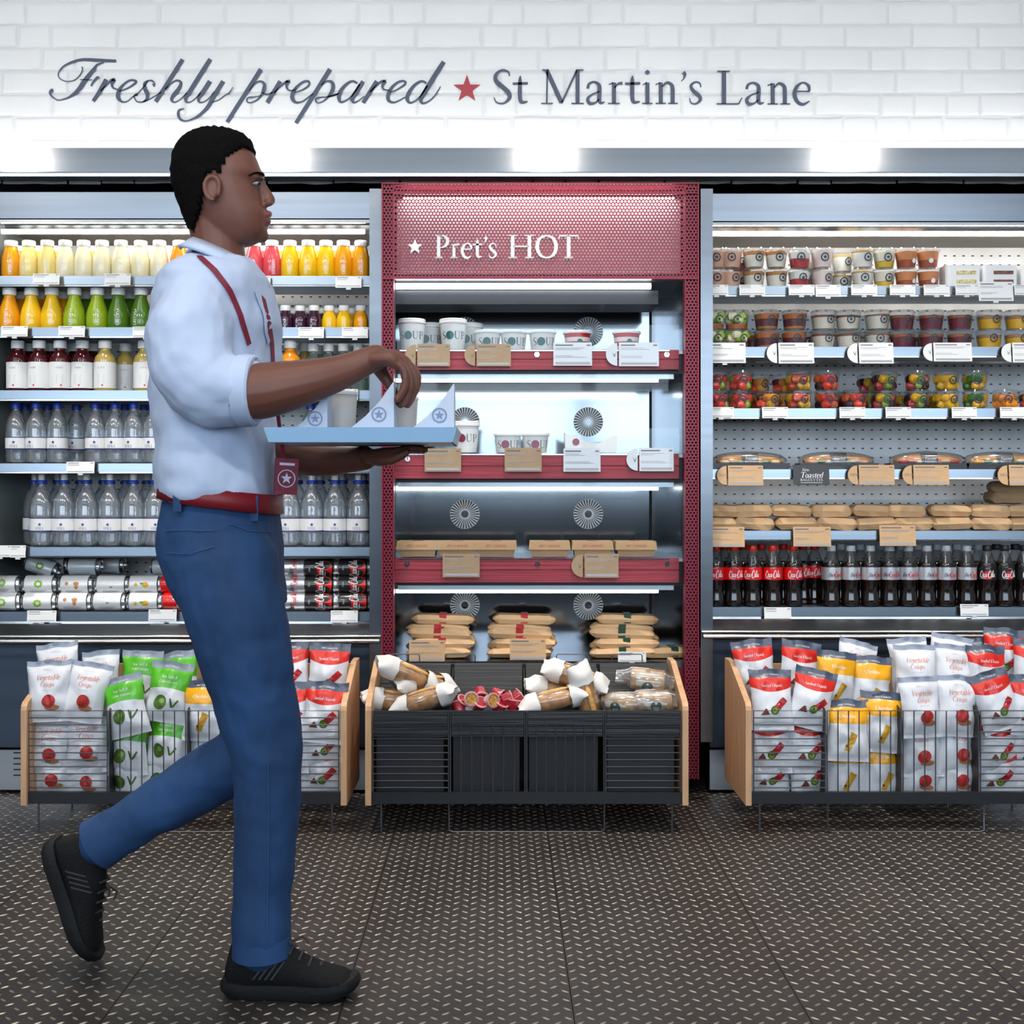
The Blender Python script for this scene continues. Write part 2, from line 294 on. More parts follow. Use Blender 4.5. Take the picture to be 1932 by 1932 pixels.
# ------------------------------------------------------------------ floor of tread plates
M_floor = mat('worn_floor_plate', (.045, .039, .036), .45, .35, vary=(3.5, .25), bump=(90, .12))
M_tread = mat('worn_tread', (.36, .315, .26), .38, .6)
fb = MB(); fb.box(-4.5, 4.5, -3, 5.2, -.05, -.012); floor = fb.build('floor', M_dark); tag(floor, kind='structure')
EDGES = [.145+.45*k for k in range(-10, 10)]
for a, b in zip(EDGES, EDGES[1:]):
    pm = MB(); pm.box(a+.0008, b-.0008, -3, 1.2, -.012, 0); pm.build('floor_plate', M_floor, floor)
    pm = MB(); pm.box(a+.0008, b-.0008, 1.203, 5.2, -.012, 0); pm.build('floor_plate', M_floor, floor)
tb = MB(); pt = .042
def tread(x, y, ang):
    c, s_ = math.cos(ang), math.sin(ang); L, Wd, h = .0105, .0029, .0014
    def q(u, v, z): return (x+u*c-v*s_, y+u*s_+v*c, z)
    tb.add([q(-L, 0, 0), q(-.35*L, -Wd, 0), q(.35*L, -Wd, 0), q(L, 0, 0), q(.35*L, Wd, 0), q(-.35*L, Wd, 0), q(-.5*L, 0, h), q(.5*L, 0, h)],
           [(0, 1, 6), (1, 2, 7, 6), (2, 3, 7), (3, 4, 7), (4, 5, 6, 7), (5, 0, 6)])
pt = .45/10.5; ny = int((4.25-1.25)/pt)
for k in range(-6, 6):
    for c_ in range(21):
        x = .145+.45*k+(c_+.5)*pt/2; odd = (c_+k*21) % 2
        if not -2.4 < x < 2.5: continue
        for j in range(ny): tread(x, 1.27+j*pt+(pt/2 if odd else 0), math.radians(-42 if odd else 42))
tag(tb.build('floor_treads', M_tread, floor), kind='stuff')
# ------------------------------------------------------------------ room shell behind and beside the camera
M_ceil = mat('ceiling_paint', (.82, .82, .82), .8); M_wall = mat('side_wall_paint', (.55, .55, .55), .7)
cb = MB(); cb.box(-4.5, 4.5, -3, 5.2, 3.25, 3.35); tag(cb.build('ceiling', M_ceil), kind='structure')
for nm, x0, x1 in (('wall_left', -4.6, -4.5), ('wall_right', 4.5, 4.6)):
    sb = MB(); sb.box(x0, x1, -3, 5.2, 0, 3.25); tag(sb.build(nm, M_wall), kind='structure')
wf = MB(); wf.box(-4.5, 4.5, -3.06, -3, 0, 1.02); wf.box(-4.5, 4.5, -3.06, -3, 2.75, 3.25)
for x in (-4.5, -3.1, -1.6, -.55, .75, 2.1, 3.4): wf.box(x, x+.12, -3.06, -3, 1.02, 2.75)
tag(wf.build('window_1', mat('storefront_frame', (.10, .11, .12), .4)), kind='structure')
# ------------------------------------------------------------------ painted brick bulkhead
YB = 4.22
wb = MB(); wb.box(-4.5, 4.5, YB+.003, YB+.2, 2.10, 3.25); wall = wb.build('wall_back', M_mortar); tag(wall, kind='structure')
vb = MB(); vb.box(-4.5, 4.5, 4.98, 5.1, 0, 2.3); vb.box(-4.5, 4.5, 4.42, 5.0, 2.08, 2.12)
tag(vb.build('wall_recess', M_dark), kind='structure')
CH = 43.0/F_PX*YB
def brick_mesh(wd, k):
    mb = MB(); ht = CH-.0065; off = Vector((k*3.7, k*1.3, 0)); vs = []
    mids = (-.25, 0, .25) if wd > .15 else (0,)
    xs_ = [-wd/2, -wd/2+.005, -wd/2+.011]+[q*wd for q in mids]+[wd/2-.011, wd/2-.005, wd/2]; zs_ = [-ht/2, -ht/2+.005, -ht/2+.011, 0, ht/2-.011, ht/2-.005, ht/2]
    for j, z in enumerate(zs_):
        for i, x in enumerate(xs_):
            y = -.0012+.0010*noise.noise(Vector((x*18, z*18, 0))+off)
            if i in (0, len(xs_)-1) or j in (0, 6): y = .0034
            elif i in (1, len(xs_)-2) or j in (1, 5): y += .0008
            vs.append((x+.004*noise.noise(Vector((x*14, z*14, 5))+off), y, z+.0034*noise.noise(Vector((x*14, z*9, 9))+off)))
    w1 = len(xs_)
    mb.add(vs, [(j*w1+i, j*w1+i+1, (j+1)*w1+i+1, (j+1)*w1+i) for j in range(6) for i in range(w1-1)])
    return mb.mesh('brick', M_brick, True, 60)
LONG = [brick_mesh(.2165, k) for k in range(7)]; SHORT = [brick_mesh(.104, 10+k) for k in range(6)]
z0 = Z(262, YB)
for row in range(-2, 8):
    rr = random.Random(40+row); x = -2.3-rr.random()*.22
    while x < 2.45:
        sh = rr.random() < .36; wd = .104 if sh else .2165
        o = link('brick', rr.choice(SHORT if sh else LONG), wall)
        o.location = (x+wd/2, YB+rr.uniform(-.0012, .0012), z0+(row+.5)*CH+rr.uniform(-.0015, .0015)); o.rotation_euler = (0, rr.uniform(-.006, .006), 0)
        x += wd+.0065
# painted words on the bricks
SCR = [(80, 90, 9.66, [
 ('c', [(1345,240,50),(1200,235,54),(950,222,58),(750,215,50),(600,240,45),(450,300,38),(350,370,30),(290,470,22),(310,550,20),(400,605,18),(500,610,18),(600,580,20),(690,490,22),(730,400,24),(720,345,26)]),
 ('c', [(1120,265,25),(1000,310,40),(940,390,65),(850,500,80),(760,620,90),(680,740,85),(600,820,65),(480,905,40),(380,940,26),(280,955,22),(190,900,26),(140,830,45),(165,785,70),(200,775,50)]),
 ('l', [(685,580,16),(910,585,16)]), ('c', [(885,700,30),(930,620,40),(1000,545,50),(1040,540,20)]),
 ('c', [(1165,575,80),(1100,700,85),(1010,850,75),(925,975,70)]), ('c', [(1060,790,25),(1160,690,30),(1260,590,50),(1330,580,50)]), ('c', [(1310,582,80),(1270,660,60),(1290,730,35),(1380,765,22)]),
 ('c', [(1400,790,25),(1530,750,30),(1650,680,40),(1710,620,45),(1650,590,38),(1560,610,40),(1450,700,50),(1390,800,75),(1380,900,75),(1440,980,40),(1540,980,22),(1640,900,22),(1730,840,22),(1840,720,22),(1930,600,18)])]),
 (270, 90, 9.66, [
 ('c', [(180,690,80),(210,660,30),(170,605,35),(100,600,28),(30,650,55),(40,760,75),(80,840,75),(70,930,55),(0,985,30),(-100,985,25),(-150,930,25),(-160,870,30),(-100,850,55)]),
 ('c', [(0,985,25),(110,940,22),(250,860,22),(330,810,22)]), ('l', [(720,212,78),(230,985,78)]),
 ('c', [(400,760,30),(520,640,30),(620,595,35),(690,640,55),(650,750,75),(570,850,80),(520,940,60),(570,995,28),(680,940,22),(800,820,22)]),
 ('c', [(1225,205,78),(1000,560,85),(850,800,82),(780,900,75),(790,985,40),(870,985,22),(980,900,22),(1050,830,22)]),
 ('c', [(1220,608,85),(1110,780,85),(1020,900,75),(1020,985,40),(1100,990,24),(1200,920,22),(1300,800,24)]),
 ('c', [(1460,610,80),(1300,870,85),(1180,1080,75),(1040,1220,55),(920,1290,40),(790,1335,28),(690,1310,45),(640,1220,50),(660,1140,45),(750,1110,22)]),
 ('c', [(1260,990,18),(1380,950,20),(1500,860,24),(1570,820,26),(1640,715,14)])]),
 (420, 90, 8.782, [
 ('l', [(635,355,75),(75,1235,68)]), ('c', [(440,720,20),(530,600,26),(620,555,32),(690,600,50),(680,700,65),(640,790,40),(560,870,26),(450,910,22),(400,880,26),(430,825,24),(560,810,16),(640,790,20)]),
 ('c', [(660,745,22),(740,770,26),(830,740,26)]), ('l', [(955,555,70),(740,910,72)]), ('c', [(850,750,24),(960,640,26),(1050,565,40),(1120,548,40)]), ('c', [(1090,552,75),(1060,620,50),(1080,690,32),(1150,710,20),(1220,690,16)]),
 ('c', [(1190,740,22),(1320,700,28),(1430,620,36),(1420,555,36),(1330,570,40),(1220,660,50),(1160,760,68),(1160,850,65),(1220,905,40),(1320,890,26),(1420,820,26),(1500,760,24)]),
 ('l', [(1780,355,75),(1215,1250,68)]), ('c', [(1640,620,24),(1720,555,30),(1810,570,50),(1830,660,62),(1780,770,50),(1690,870,28),(1590,915,22),(1540,880,28),(1570,830,30),(1720,815,18),(1850,790,22),(1930,750,20)])]),
 (620, 90, 6.44, [
 ('c', [(0,595,20),(60,575,22),(120,560,20)]), ('c', [(350,430,25),(290,405,26),(220,440,35),(150,520,48),(125,600,50),(150,660,30),(230,630,20),(300,560,22),(380,440,22)]), ('c', [(420,408,52),(340,540,55),(290,620,48),(310,665,26),(370,640,16),(430,590,14)]),
 ('l', [(585,405,50),(420,670,52)]), ('c', [(500,540,18),(570,470,20),(640,410,28),(700,402,28)]), ('c', [(685,405,50),(655,460,34),(670,505,22),(740,515,14)]),
 ('c', [(745,540,16),(830,510,20),(930,440,26),(920,405,24),(850,415,28),(770,480,36),(725,570,48),(730,640,40),(790,665,24),(860,640,18),(930,600,18)]),
 ('c', [(1190,430,24),(1130,405,26),(1050,450,36),(980,540,48),(955,620,48),(990,670,28),(1060,640,20),(1130,570,20),(1200,460,20)]), ('c', [(1400,170,55),(1290,340,58),(1170,540,58),(1120,630,48),(1150,675,26),(1230,640,18),(1300,570,20),(1360,470,12)])])]
YL = YB-.0045
lm = MB()
for x0_, y0_, sc, st in SCR: strokes_to(lm, st, lambda x, y: P(x0_+x/sc, y0_+y/sc, YL))
tag(lm.build('painted_lettering', M_paint, wall), 'slate blue script lettering painted on white brick')
lm = MB()
def put_text(mb, t, xl, xr, base, cap, Y, mi=0, **k):
    strokes_to(mb, text_strokes(t, (xr-xl)/F_PX*Y, cap/F_PX*Y, **k), lambda x, y: (X((xl+xr)/2, Y)+x, Y, Z(base, Y)+y), mi)
put_text(lm, 'St', 930, 996, 196, 65, YL); put_text(lm, "Martin's", 1021, 1326, 196, 65, YL); put_text(lm, 'Lane', 1352, 1530, 197, 64, YL)
tag(lm.build('painted_lettering', M_paint, wall), 'slate blue serif lettering painted on white brick')
lm = MB(); star_to(lm, 27/F_PX*YL, lambda x, y: (X(881, YL)+x, YL, Z(168, YL)+y))
tag(lm.build('painted_star', M_redpaint, wall), 'red five pointed star painted on brick')
# ------------------------------------------------------------------ steel fascia with hidden light trough
YF = 4.09
fz1, fz0 = Z(279, YF), Z(324, YF)
tr = MB(); tr.box(-4.5, 4.5, YF+.004, YB+.004, fz0+.004, fz0+.012); trough = tr.build('trim_1', M_steel_soft); tag(trough, kind='structure')
for a, b in ((-4.5, X(1064.5, YF)), (X(1065.5, YF), 4.5)):
    fm = MB(); fm.prism([(YF, fz0), (YF+.006, fz0), (YF+.006, fz1), (YF, fz1)], a, b, axis='x'); fm.build('fascia_panel', M_fascia, trough)
fm = MB(); fm.box(-4.5, 4.5, YF+.008, YF+.03, fz0-.013, fz0+.002); fm.build('fascia_lip', M_steel_soft, trough)
fm = MB(); fm.box(-2.6, 2.6, YF+.012, YF+.030, fz1-.044, fz1-.036); fm.build('led_strip', M_led_wall, trough)
# ------------------------------------------------------------------ refrigerated wall displays
YLIP, YBK = 4.20, 4.60
def fridge(name, label, xa, xb, post, shelves, hood_y, led_y, right):
    """xa, xb: sides in metres; post: pixel x-range of the upright at Y=4.12"""
    t = thing(name, label, 'fridge', ((xa+xb)/2, 4.4, 0))
    inv = Matrix.Translation((-(xa+xb)/2, -4.4, 0))
    def part(nm, mb, m, parent=None, smooth=False):
        o = mb.build(nm, m, parent or t, smooth)
        if parent is None: o.data.transform(inv)
        else: o.data.transform(inv)
        return o
    m = MB(); m.prism([(4.15, Z(hood_y[1], 4.15)), (4.17, Z(hood_y[1], 4.15)-.004), (4.42, Z(hood_y[1], 4.15)+.02), (4.42, Z(hood_y[0], 4.15)), (4.152, Z(hood_y[0], 4.15)), (4.146, Z(hood_y[0]+3, 4.15))], xa, xb, axis='x'); part('hood', m, M_steel)
    m = MB(); m.box(xa, xb, 4.155, 4.165, Z(hood_y[1]+9, 4.16), Z(hood_y[1]+3, 4.16)); part('hood_trim', m, M_rail)
    m = MB(); m.prism([(4.30, Z(led_y-12, 4.3)), (4.31, Z(led_y-3, 4.3)), (4.36, Z(led_y-3, 4.3)), (4.36, Z(led_y-12, 4.3))], xa, xb, axis='x'); part('light_housing', m, M_steel)
    m = MB(); m.tube([(xa+.02, 4.225, Z(led_y, 4.225)), (xb-.03, 4.225, Z(led_y, 4.225))], .008, 8); part('light_tube', m, M_led)
    m = MB(); m.box(xa, xb, 4.36, YBK, Z(led_y+2, 4.36), Z(led_y+2, 4.36)+.02); part('inner_roof', m, mat('warm_grey_liner', (.38, .34, .29), .5))
    m = MB(); m.box(xa, xb, YBK, YBK+.02, .35, 1.95); bp = part('back_panel', m, M_back)
    zb = shelves[-1]; zlow = Z(zb[0], YLIP)
    m = MB(); n = 0; x = xa+.03
    while x < xb:
        z = zlow+.04
        while z < 1.86:
            m.box(x-.0045, x+.0045, YBK-.0012, YBK-.0002, z-.002, z+.002); z += .0335
        x += .0335
    tag(part('slot_holes', m, M_dark, bp), kind='stuff')
    for i, (ly0, ly1, dep) in enumerate(shelves):
        z1, z0_ = Z(ly0, YLIP), Z(ly1, YLIP)
        m = MB(); m.box(xa+.004, xb-.004, YLIP+.006, YLIP+dep, z1-.012, z1-.001); s_ = part('shelf', m, M_steel_soft)
        m = MB(); m.prism([(YLIP, z0_), (YLIP+.0035, z0_), (YLIP+.0035, z1+.001), (YLIP+.0008, z1+.001)], xa+.004, xb-.004, axis='x'); part('shelf_lip', m, M_lip, s_)
        m = MB(); m.box(xa+.004, xb-.004, YLIP+.004, YLIP+.009, z0_-.005, z0_-.001); part('lip_edge', m, M_rail, s_)
    pa, pb = X(post[0], 4.12), X(post[1], 4.12)
    m = MB(); m.box(pa, pb, 4.12, 4.62, Z(post[3], 4.12), Z(post[2], 4.12)); part('end_post', m, M_steel)
    m = MB()
    other = (xa-.03, xa) if not right else (xb, xb+.03)
    m.box(other[0], other[1], 4.16, 4.62, .1, 1.98); part('end_wall', m, mat('grey_green_end_glass', (.22, .26, .25), .2, .3))
    zz = zb[1]
    m = MB(); m.prism([(4.12, Z(zz+27, 4.12)), (4.16, Z(zz+27, 4.12)), (4.20, Z(zz+5, 4.17)), (4.17, Z(zz+5, 4.17))], xa, xb, axis='x'); part('bumper_panel', m, M_steel)
    for dy, rr_, yy in ((29, .0045, 4.10), (38, .0075, 4.065)):
        m = MB(); m.tube([((pa if right else xa), yy, Z(zz+dy, yy)), (xb if right else pb-.002, yy, Z(zz+dy, yy))], rr_, 10); part('bumper_rail', m, M_rail, None, True)
    m = MB(); m.box(xa, xb, 4.16, 4.18, Z(1410, 4.16), Z(zz+44, 4.16)); part('lower_panel', m, M_panel)
    m = MB(); m.box(xa, xb, 4.16, 4.18, Z(1490, 4.16), Z(1415, 4.16)); gp = part('grille_panel', m, M_steel_soft)
    if not right:
        for k in range(5):
            m = MB(); zc = Z(1420+k*10.6, 4.16); m.box(X(26, 4.16), X(46, 4.16), 4.157, 4.161, zc-.002, zc+.002); part('vent_slit', m, M_dark, gp)
    m = MB(); m.box(xa+.03, xb-.03, 4.24, 4.30, 0.0, .16); part('kick_board', m, M_dark)
    return t
XL0, XL1 = X(-2, 4.2)-.02, X(699, 4.12)
XR0, XR1 = X(1343, 4.12), X(1932, 4.2)+.55
LSH = [(521, 537, .33), (618, 634, .36), (737, 753, .38), (875, 890, .39), (1033, 1049, .39), (1155, 1172, .39)]
RSH = [(540, 556, .33), (655, 671, .36), (771, 787, .38), (886, 901, .18), (1002, 1018, .39), (1146, 1163, .39)]
fridge('open_fridge', 'steel open fronted fridge stocked with bottles and cans behind the walking person', XL0, XL1, (697, 720, 356, 1470), LSH, (360, 412), 437, False)
fridge('open_fridge', 'steel open fronted fridge stocked with pots, wraps and dark bottles on the right', XR0, XR1, (1322, 1345, 356, 1400), RSH, (363, 417), 441, True)
# ------------------------------------------------------------------ hot food cabinet in perforated maroon metal
YC = 4.06
hot = thing('hot_food_cabinet', 'maroon perforated metal hot food cabinet with lit glass shelves between the two fridges', 'cabinet')
def hexsheet(x0, x1, z0_, z1, pitch=.0114, hole=.0044, y=0., dep=.0025):
    mb = MB(); R_ = pitch/math.sqrt(3); dz = R_*1.5; row = 0; z = z0_
    while z < z1+R_:
        x = x0+(pitch/2 if row % 2 else 0)
        while x < x1+pitch/2:
            vs = []
            for i in range(6):
                a = math.pi/6+i*math.pi/3; vs.append((min(max(x+R_*math.cos(a), x0), x1), y, min(max(z+R_*math.sin(a), z0_), z1)))
            for k, yy in ((0, y), (1, y+dep)):
                for i in range(6):
                    a = math.pi/6+i*math.pi/3; vs.append((min(max(x+hole*math.cos(a), x0), x1), yy, min(max(z+hole*math.sin(a), z0_), z1)))
            mb.add(vs, [(i, (i+1) % 6, 6+(i+1) % 6, 6+i) for i in range(6)]+[(6+i, 6+(i+1) % 6, 12+(i+1) % 6, 12+i) for i in range(6)])
            x += pitch
        z += dz; row += 1
    return mb
cx = lambda p: X(p, YC)
cz = lambda p: Z(p, YC)
def hpart(nm, mb, m, smooth=False, parent=None): return mb.build(nm, m, parent or hot, smooth)
hpart('side_mesh', hexsheet(cx(722), cx(742), cz(1470), cz(347), y=YC), M_maroon)
hpart('side_mesh', hexsheet(cx(1293), cx(1317), cz(1470), cz(347), y=YC), M_maroon)
hpart('top_mesh', hexsheet(cx(742), cx(1293), cz(365), cz(347), y=YC-.002), M_maroon)
header = hpart('header_mesh', hexsheet(cx(743), cx(1292), cz(525), cz(365), y=YC-.006), M_maroon)
for a, b in ((720, 722.5), (741.5, 743.2), (1292, 1293.6), (1316, 1318.5)):
    m = MB(); m.box(cx(a), cx(b), YC-.004, YC+.03, cz(1470), cz(346)); hpart('corner_trim', m, M_maroon)
for a, b in ((345.5, 347.5), (364, 366), (524, 527)):
    m = MB(); m.box(cx(722), cx(1317), YC-.007, YC+.012, cz(b), cz(a)); hpart('edge_trim', m, M_maroon)
m = MB(); m.box(cx(745), cx(1290), YC+.07, YC+.075, cz(523), cz(366)); hpart('header_backing', m, mat('white_backing', (.85, .85, .85), .6))
m = MB(); m.box(cx(722), cx(742), YC+.035, YC+.5, cz(1470), cz(347)); m.box(cx(1293), cx(1317), YC+.035, YC+.5, cz(1470), cz(347)); hpart('side_casing', m, mat('black_casing', (.03, .012, .02), .5))
m = MB(); m.box(cx(722), cx(1317), YC+.02, YC+.5, cz(349), cz(347)+.004); hpart('top_casing', m, M_maroon)
m = MB(); m.box(cx(760), cx(1275), YC+.035, YC+.055, cz(369), cz(366.6)); hpart('header_light', m, mat('header_led', (1, .97, .96), .5, emit=13))
lm = MB(); YS = YC-.013
for wd_, xl_, xr_ in (("Pret's", 820, 938), ('HOT', 958, 1092)):
    lm = MB(); put_text(lm, wd_, xl_, xr_, 487, 43, YS, bold=1.15); lo = lm.build('sign_letters', M_white, hot); sm = lo.modifiers.new('depth', 'SOLIDIFY'); sm.thickness = .006; sm.offset = 0
lm = MB(); star_to(lm, 15/F_PX*YS, lambda x, y: (X(783, YS)+x, YS, Z(466, YS)+y), k=.42); lo = lm.build('sign_star', mat('silver_star', (.80, .82, .86), .3, .3), hot); sm = lo.modifiers.new('depth', 'SOLIDIFY'); sm.thickness = .006; sm.offset = 0
# cavity
YHB = 4.50
ix0, ix1 = X(742, 4.1), X(1293, 4.1)
m = MB(); m.box(ix0, ix1, YHB, YHB+.02, .40, 1.80); hback = hpart('back_panel', m, M_mirror)
for a in (ix0-.004, ix1-.006):
    m = MB(); m.box(a, a+.01, 4.12, YHB, .40, 1.80); hpart('inner_side', m, M_mirror)
m = MB(); m.box(ix0, ix1, 4.12, YHB, Z(527, 4.1), Z(527, 4.1)+.02); hpart('inner_roof', m, M_dgrey)
for p in (755, 1228):
    m = MB(); m.tube([(X(p, YHB-.01), YHB-.008, .42), (X(p, YHB-.01), YHB-.008, 1.72)], .004, 8); hpart('corner_rod', m, M_dark)
def vent(px_, py_):
    m = MB(); c = P(px_, py_, YHB-.002); r1 = .052
    for i in range(30):
        a = 2*math.pi*i/30; u = Vector((math.cos(a), 0, math.sin(a))); v = Vector((-math.sin(a), 0, math.cos(a)))
        q = [c+u*.019-v*.0007, c+u*.019+v*.0007, c+u*r1+v*.0024, c+u*r1-v*.0024]
        m.add(q, [(0, 3, 2, 1)])
    for rr_, n_ in ((.005, 5), (.011, 10)):
        for i in range(n_):
            a = 2*math.pi*i/n_; q = c+Vector((rr_*math.cos(a), 0, rr_*math.sin(a))); m.box(q.x-.0012, q.x+.0012, q.y-.0004, q.y+.0004, q.z-.0012, q.z+.0012)
    m2 = MB(); ring_to(m2, .013, r1+.001, lambda u, v: (c.x+u, c.y+.0012, c.z+v), n=36); hpart('vent_disc', m2, mat('vent_disc', (.60, .61, .62), .4, .2), False, hback)
    tag(hpart('vent_slots', m, M_dark, False, hback), kind='stuff')
for vy in (626, 796, 970, 1142):
    vent(877, vy); vent(1110, vy)
YBD = 4.115
BOARDS = [(660, 697), (856, 903), (1053, 1099)]
for k, (b0, b1) in enumerate(BOARDS):
    z1, z0_ = Z(b0, YBD), Z(b1, YBD)
    m = MB(); zm = (z0_+z1)/2; xa, xb = ix0+.002, X(1281, YBD)
    m.prism([(YBD, z0_), (YBD+.014, z0_), (YBD+.014, z1), (YBD, z1), (YBD, zm+.003), (YBD+.004, zm+.002), (YBD+.004, zm-.002), (YBD, zm-.003)], xa, xb, axis='x'); bo = hpart('shelf_board', m, M_maroon_wood)
    m = MB(); m.box(ix0, ix1, YBD+.014, YHB, z1-.012, z1-.002); hpart('shelf_plate', m, M_steel_soft)
    m = MB(); m.box(ix0, ix1, YBD+.03, YHB, z0_-.012, z1-.013); hpart('heater_box', m, M_dgrey)
    m = MB(); m.box(ix0+.01, ix1-.03, YBD+.04, YBD+.07, z0_-.028, z0_-.012); hpart('light_housing', m, M_steel_soft)
    m = MB(); m.tube([(ix0+.004, YBD+.045, z0_-.032), (X(1245, YBD), YBD+.045, z0_-.032)], .006, 8); hpart('light_tube', m, M_led_cool)
    m = MB(); m.box(ix0+.003, ix1-.003, YBD+.006, YBD+.010, z1-.004, z1+48/F_PX*YBD); hpart('glass_riser', m, M_glass)
    m = MB(); m.box(ix0+.006, ix1-.05, YBD+.02, YBD+.024, z0_-.070, z0_-.012); hpart('glass_hanger', m, M_glass)
    m = MB(); m.box(ix0+.02, ix1-.05, YBD-.003, YBD-.0005, z1-.004, z1-.001); hpart('wire_rail', m, M_rail)
    for sx in ((1013, 1258), (769,), (768, 1014, 1259))[k]:
        m = MB(); c = P(sx, b0+(9, 10, 11)[k], YBD); m.lathe([(.0085, YBD-.003), (.0085, YBD+.001)], 14, 0, (c.x, c.z), axis='y'); m.box(c.x-.0012, c.x+.0012, YBD-.005, YBD-.0028, c.z-.002, c.z+.008, 1)
        hpart('screw', m, [M_rail, M_ink], True, bo)
m = MB(); m.tube([(ix0+.005, 4.14, Z(540, 4.14)), (X(1228, 4.14), 4.14, Z(540, 4.14))], .010, 8); hpart('light_tube', m, M_led_cool)
m = MB(); m.box(ix0+.002, ix1-.08, 4.165, 4.36, Z(574, 4.165), Z(548, 4.165)); hpart('heater_box', m, M_dgrey)
zd = Z(1246, 4.12)
m = MB(); m.box(ix0, ix1, 4.10, YHB, zd-.02, zd); hpart('deck', m, M_steel)
m = MB(); m.box(cx(742), cx(1293), 4.09, 4.12, .12, zd-.021); hpart('lower_panel', m, mat('maroon_panel', '6E1A2C', .4, .2))
m = MB(); m.box(cx(730), cx(1310), 4.16, 4.5, 0, .12); hpart('plinth', m, M_dark)
# ------------------------------------------------------------------ drinks and food: makers
def rad_at(prof, z):
    for (r0, z0_), (r1, z1) in zip(prof, prof[1:]):
        if z0_ <= z <= z1 and z1 > z0_: return r0+(r1-r0)*(z-z0_)/(z1-z0_)
    return prof[-1][0] if z > prof[-1][1] else prof[0][0]
def wrapper(prof, eps=.0006, turn=0., zc=0.):
    """flat (u,v) -> on the side that faces the shopper (-Y), v is the height above zc"""
    def fn(u, v):
        r = rad_at(prof, zc+v)+eps; a = u/max(r, .004)+turn; return (r*math.sin(a), -r*math.cos(a), zc+v)
    return fn
def sub(nm, mb, m, parent, smooth=True, sharp=35): return mb.build(nm, m, parent, smooth, sharp)
M_cap = mat('white_cap', (.88, .88, .86), .35); M_bluecap = mat('blue_cap', '1B3FA8', .35); M_redcap = mat('red_cap', 'E8301C', .35)
M_greycap = mat('grey_cap', (.62, .64, .66), .35); M_blackcap = mat('black_cap', (.03, .03, .03), .35)
M_print_w = mat('white_print', (.9, .9, .9), .5); M_navy = mat('navy_print', '24357C', .5); M_teal = mat('teal_print', '1F6A63', .5)
M_red = mat('red_print', 'D81E1E', .4); M_cola_red = mat('cola_red', 'E01414', .3, coat=.3); M_alu = mat('can_aluminium', (.75, .76, .77), .25, 1)
M_water = clear('clear_bottle', (.92, .96, 1.0), .40, .05, .15); M_pet = clear('clear_neck', (.78, .78, .78), .22, .05, .03); M_cup = clear('clear_cup', (.97, .98, .98), .16, .04, .02)
def liquid(nm, c): return mat('juice_'+nm, c, .18, coat=.5)
JU = {'amber': 'F5A30A', 'yellow': 'FBC817', 'pale yellow': 'F7E08A', 'cream': 'FBEFC4', 'orange': 'F59A1E', 'pink red': 'E0505A', 'green': '9CB61A', 'dark green': '4E7A14', 'purple': '3A1430', 'ruby': '4A1018', 'straw': 'BFA75A', 'clear pale': 'D8DCC0', 'clear green': '9DB8A4'}  # pale yellow and cream have the LED's washed-out glare put into the colour
WORDS = {'amber': 'ORANGE', 'yellow': 'MANGO', 'pale yellow': 'MANGO', 'cream': 'COCO', 'orange': 'CARROT', 'pink red': 'VITAMIN', 'green': 'GREENS', 'dark green': 'GREENS', 'purple': 'ACAI', 'clear pale': 'LEMON', 'straw': 'LEMON'}
for ch in 'FJKQXYZ': GL.setdefault(ch, GL['T'])
def juice(col, H, Rr, shape, nm='juice_bottle'):
    t = thing(nm, 'x', 'bottle')
    pr = {'round': [(.9, 0), (1, .05), (1, .40), (.95, .54), (.66, .80), (.60, .85)], 'flare': [(.93, 0), (1, .06), (1, .28), (.9, .45), (.52, .76), (.48, .83)], 'small': [(.9, 0), (1, .06), (1, .42), (.86, .60), (.62, .74), (.6, .80)]}[shape]
    prof = [(r*Rr, z*H) for r, z in pr]; z1 = prof[-1][1]
    m = MB(); m.lathe(prof, 20); sub('body', m, liquid(col, JU[col]), t)
    cr = .70*Rr if shape != 'flare' else .62*Rr
    m = MB(); m.lathe([(cr*.98, z1-.001), (cr, z1+.002), (cr, H-.003), (cr*.93, H)], 18); sub('cap', m, M_cap, t)
    if col in WORDS:
        m = MB(); wd = H*.34; st = text_strokes(WORDS[col], wd, H*.085, bold=1.3); fn = wrapper(prof, zc=H*.06)
        strokes_to(m, [(f, [(-y+H*.04, x+wd/2+.002, w_) for x, y, w_ in pts]) for f, pts in st], fn, steps=2); star_to(m, H*.03, wrapper(prof, zc=H*.06), c=(0, wd+H*.05)); sub('print', m, M_print_w, t, False)
    return t
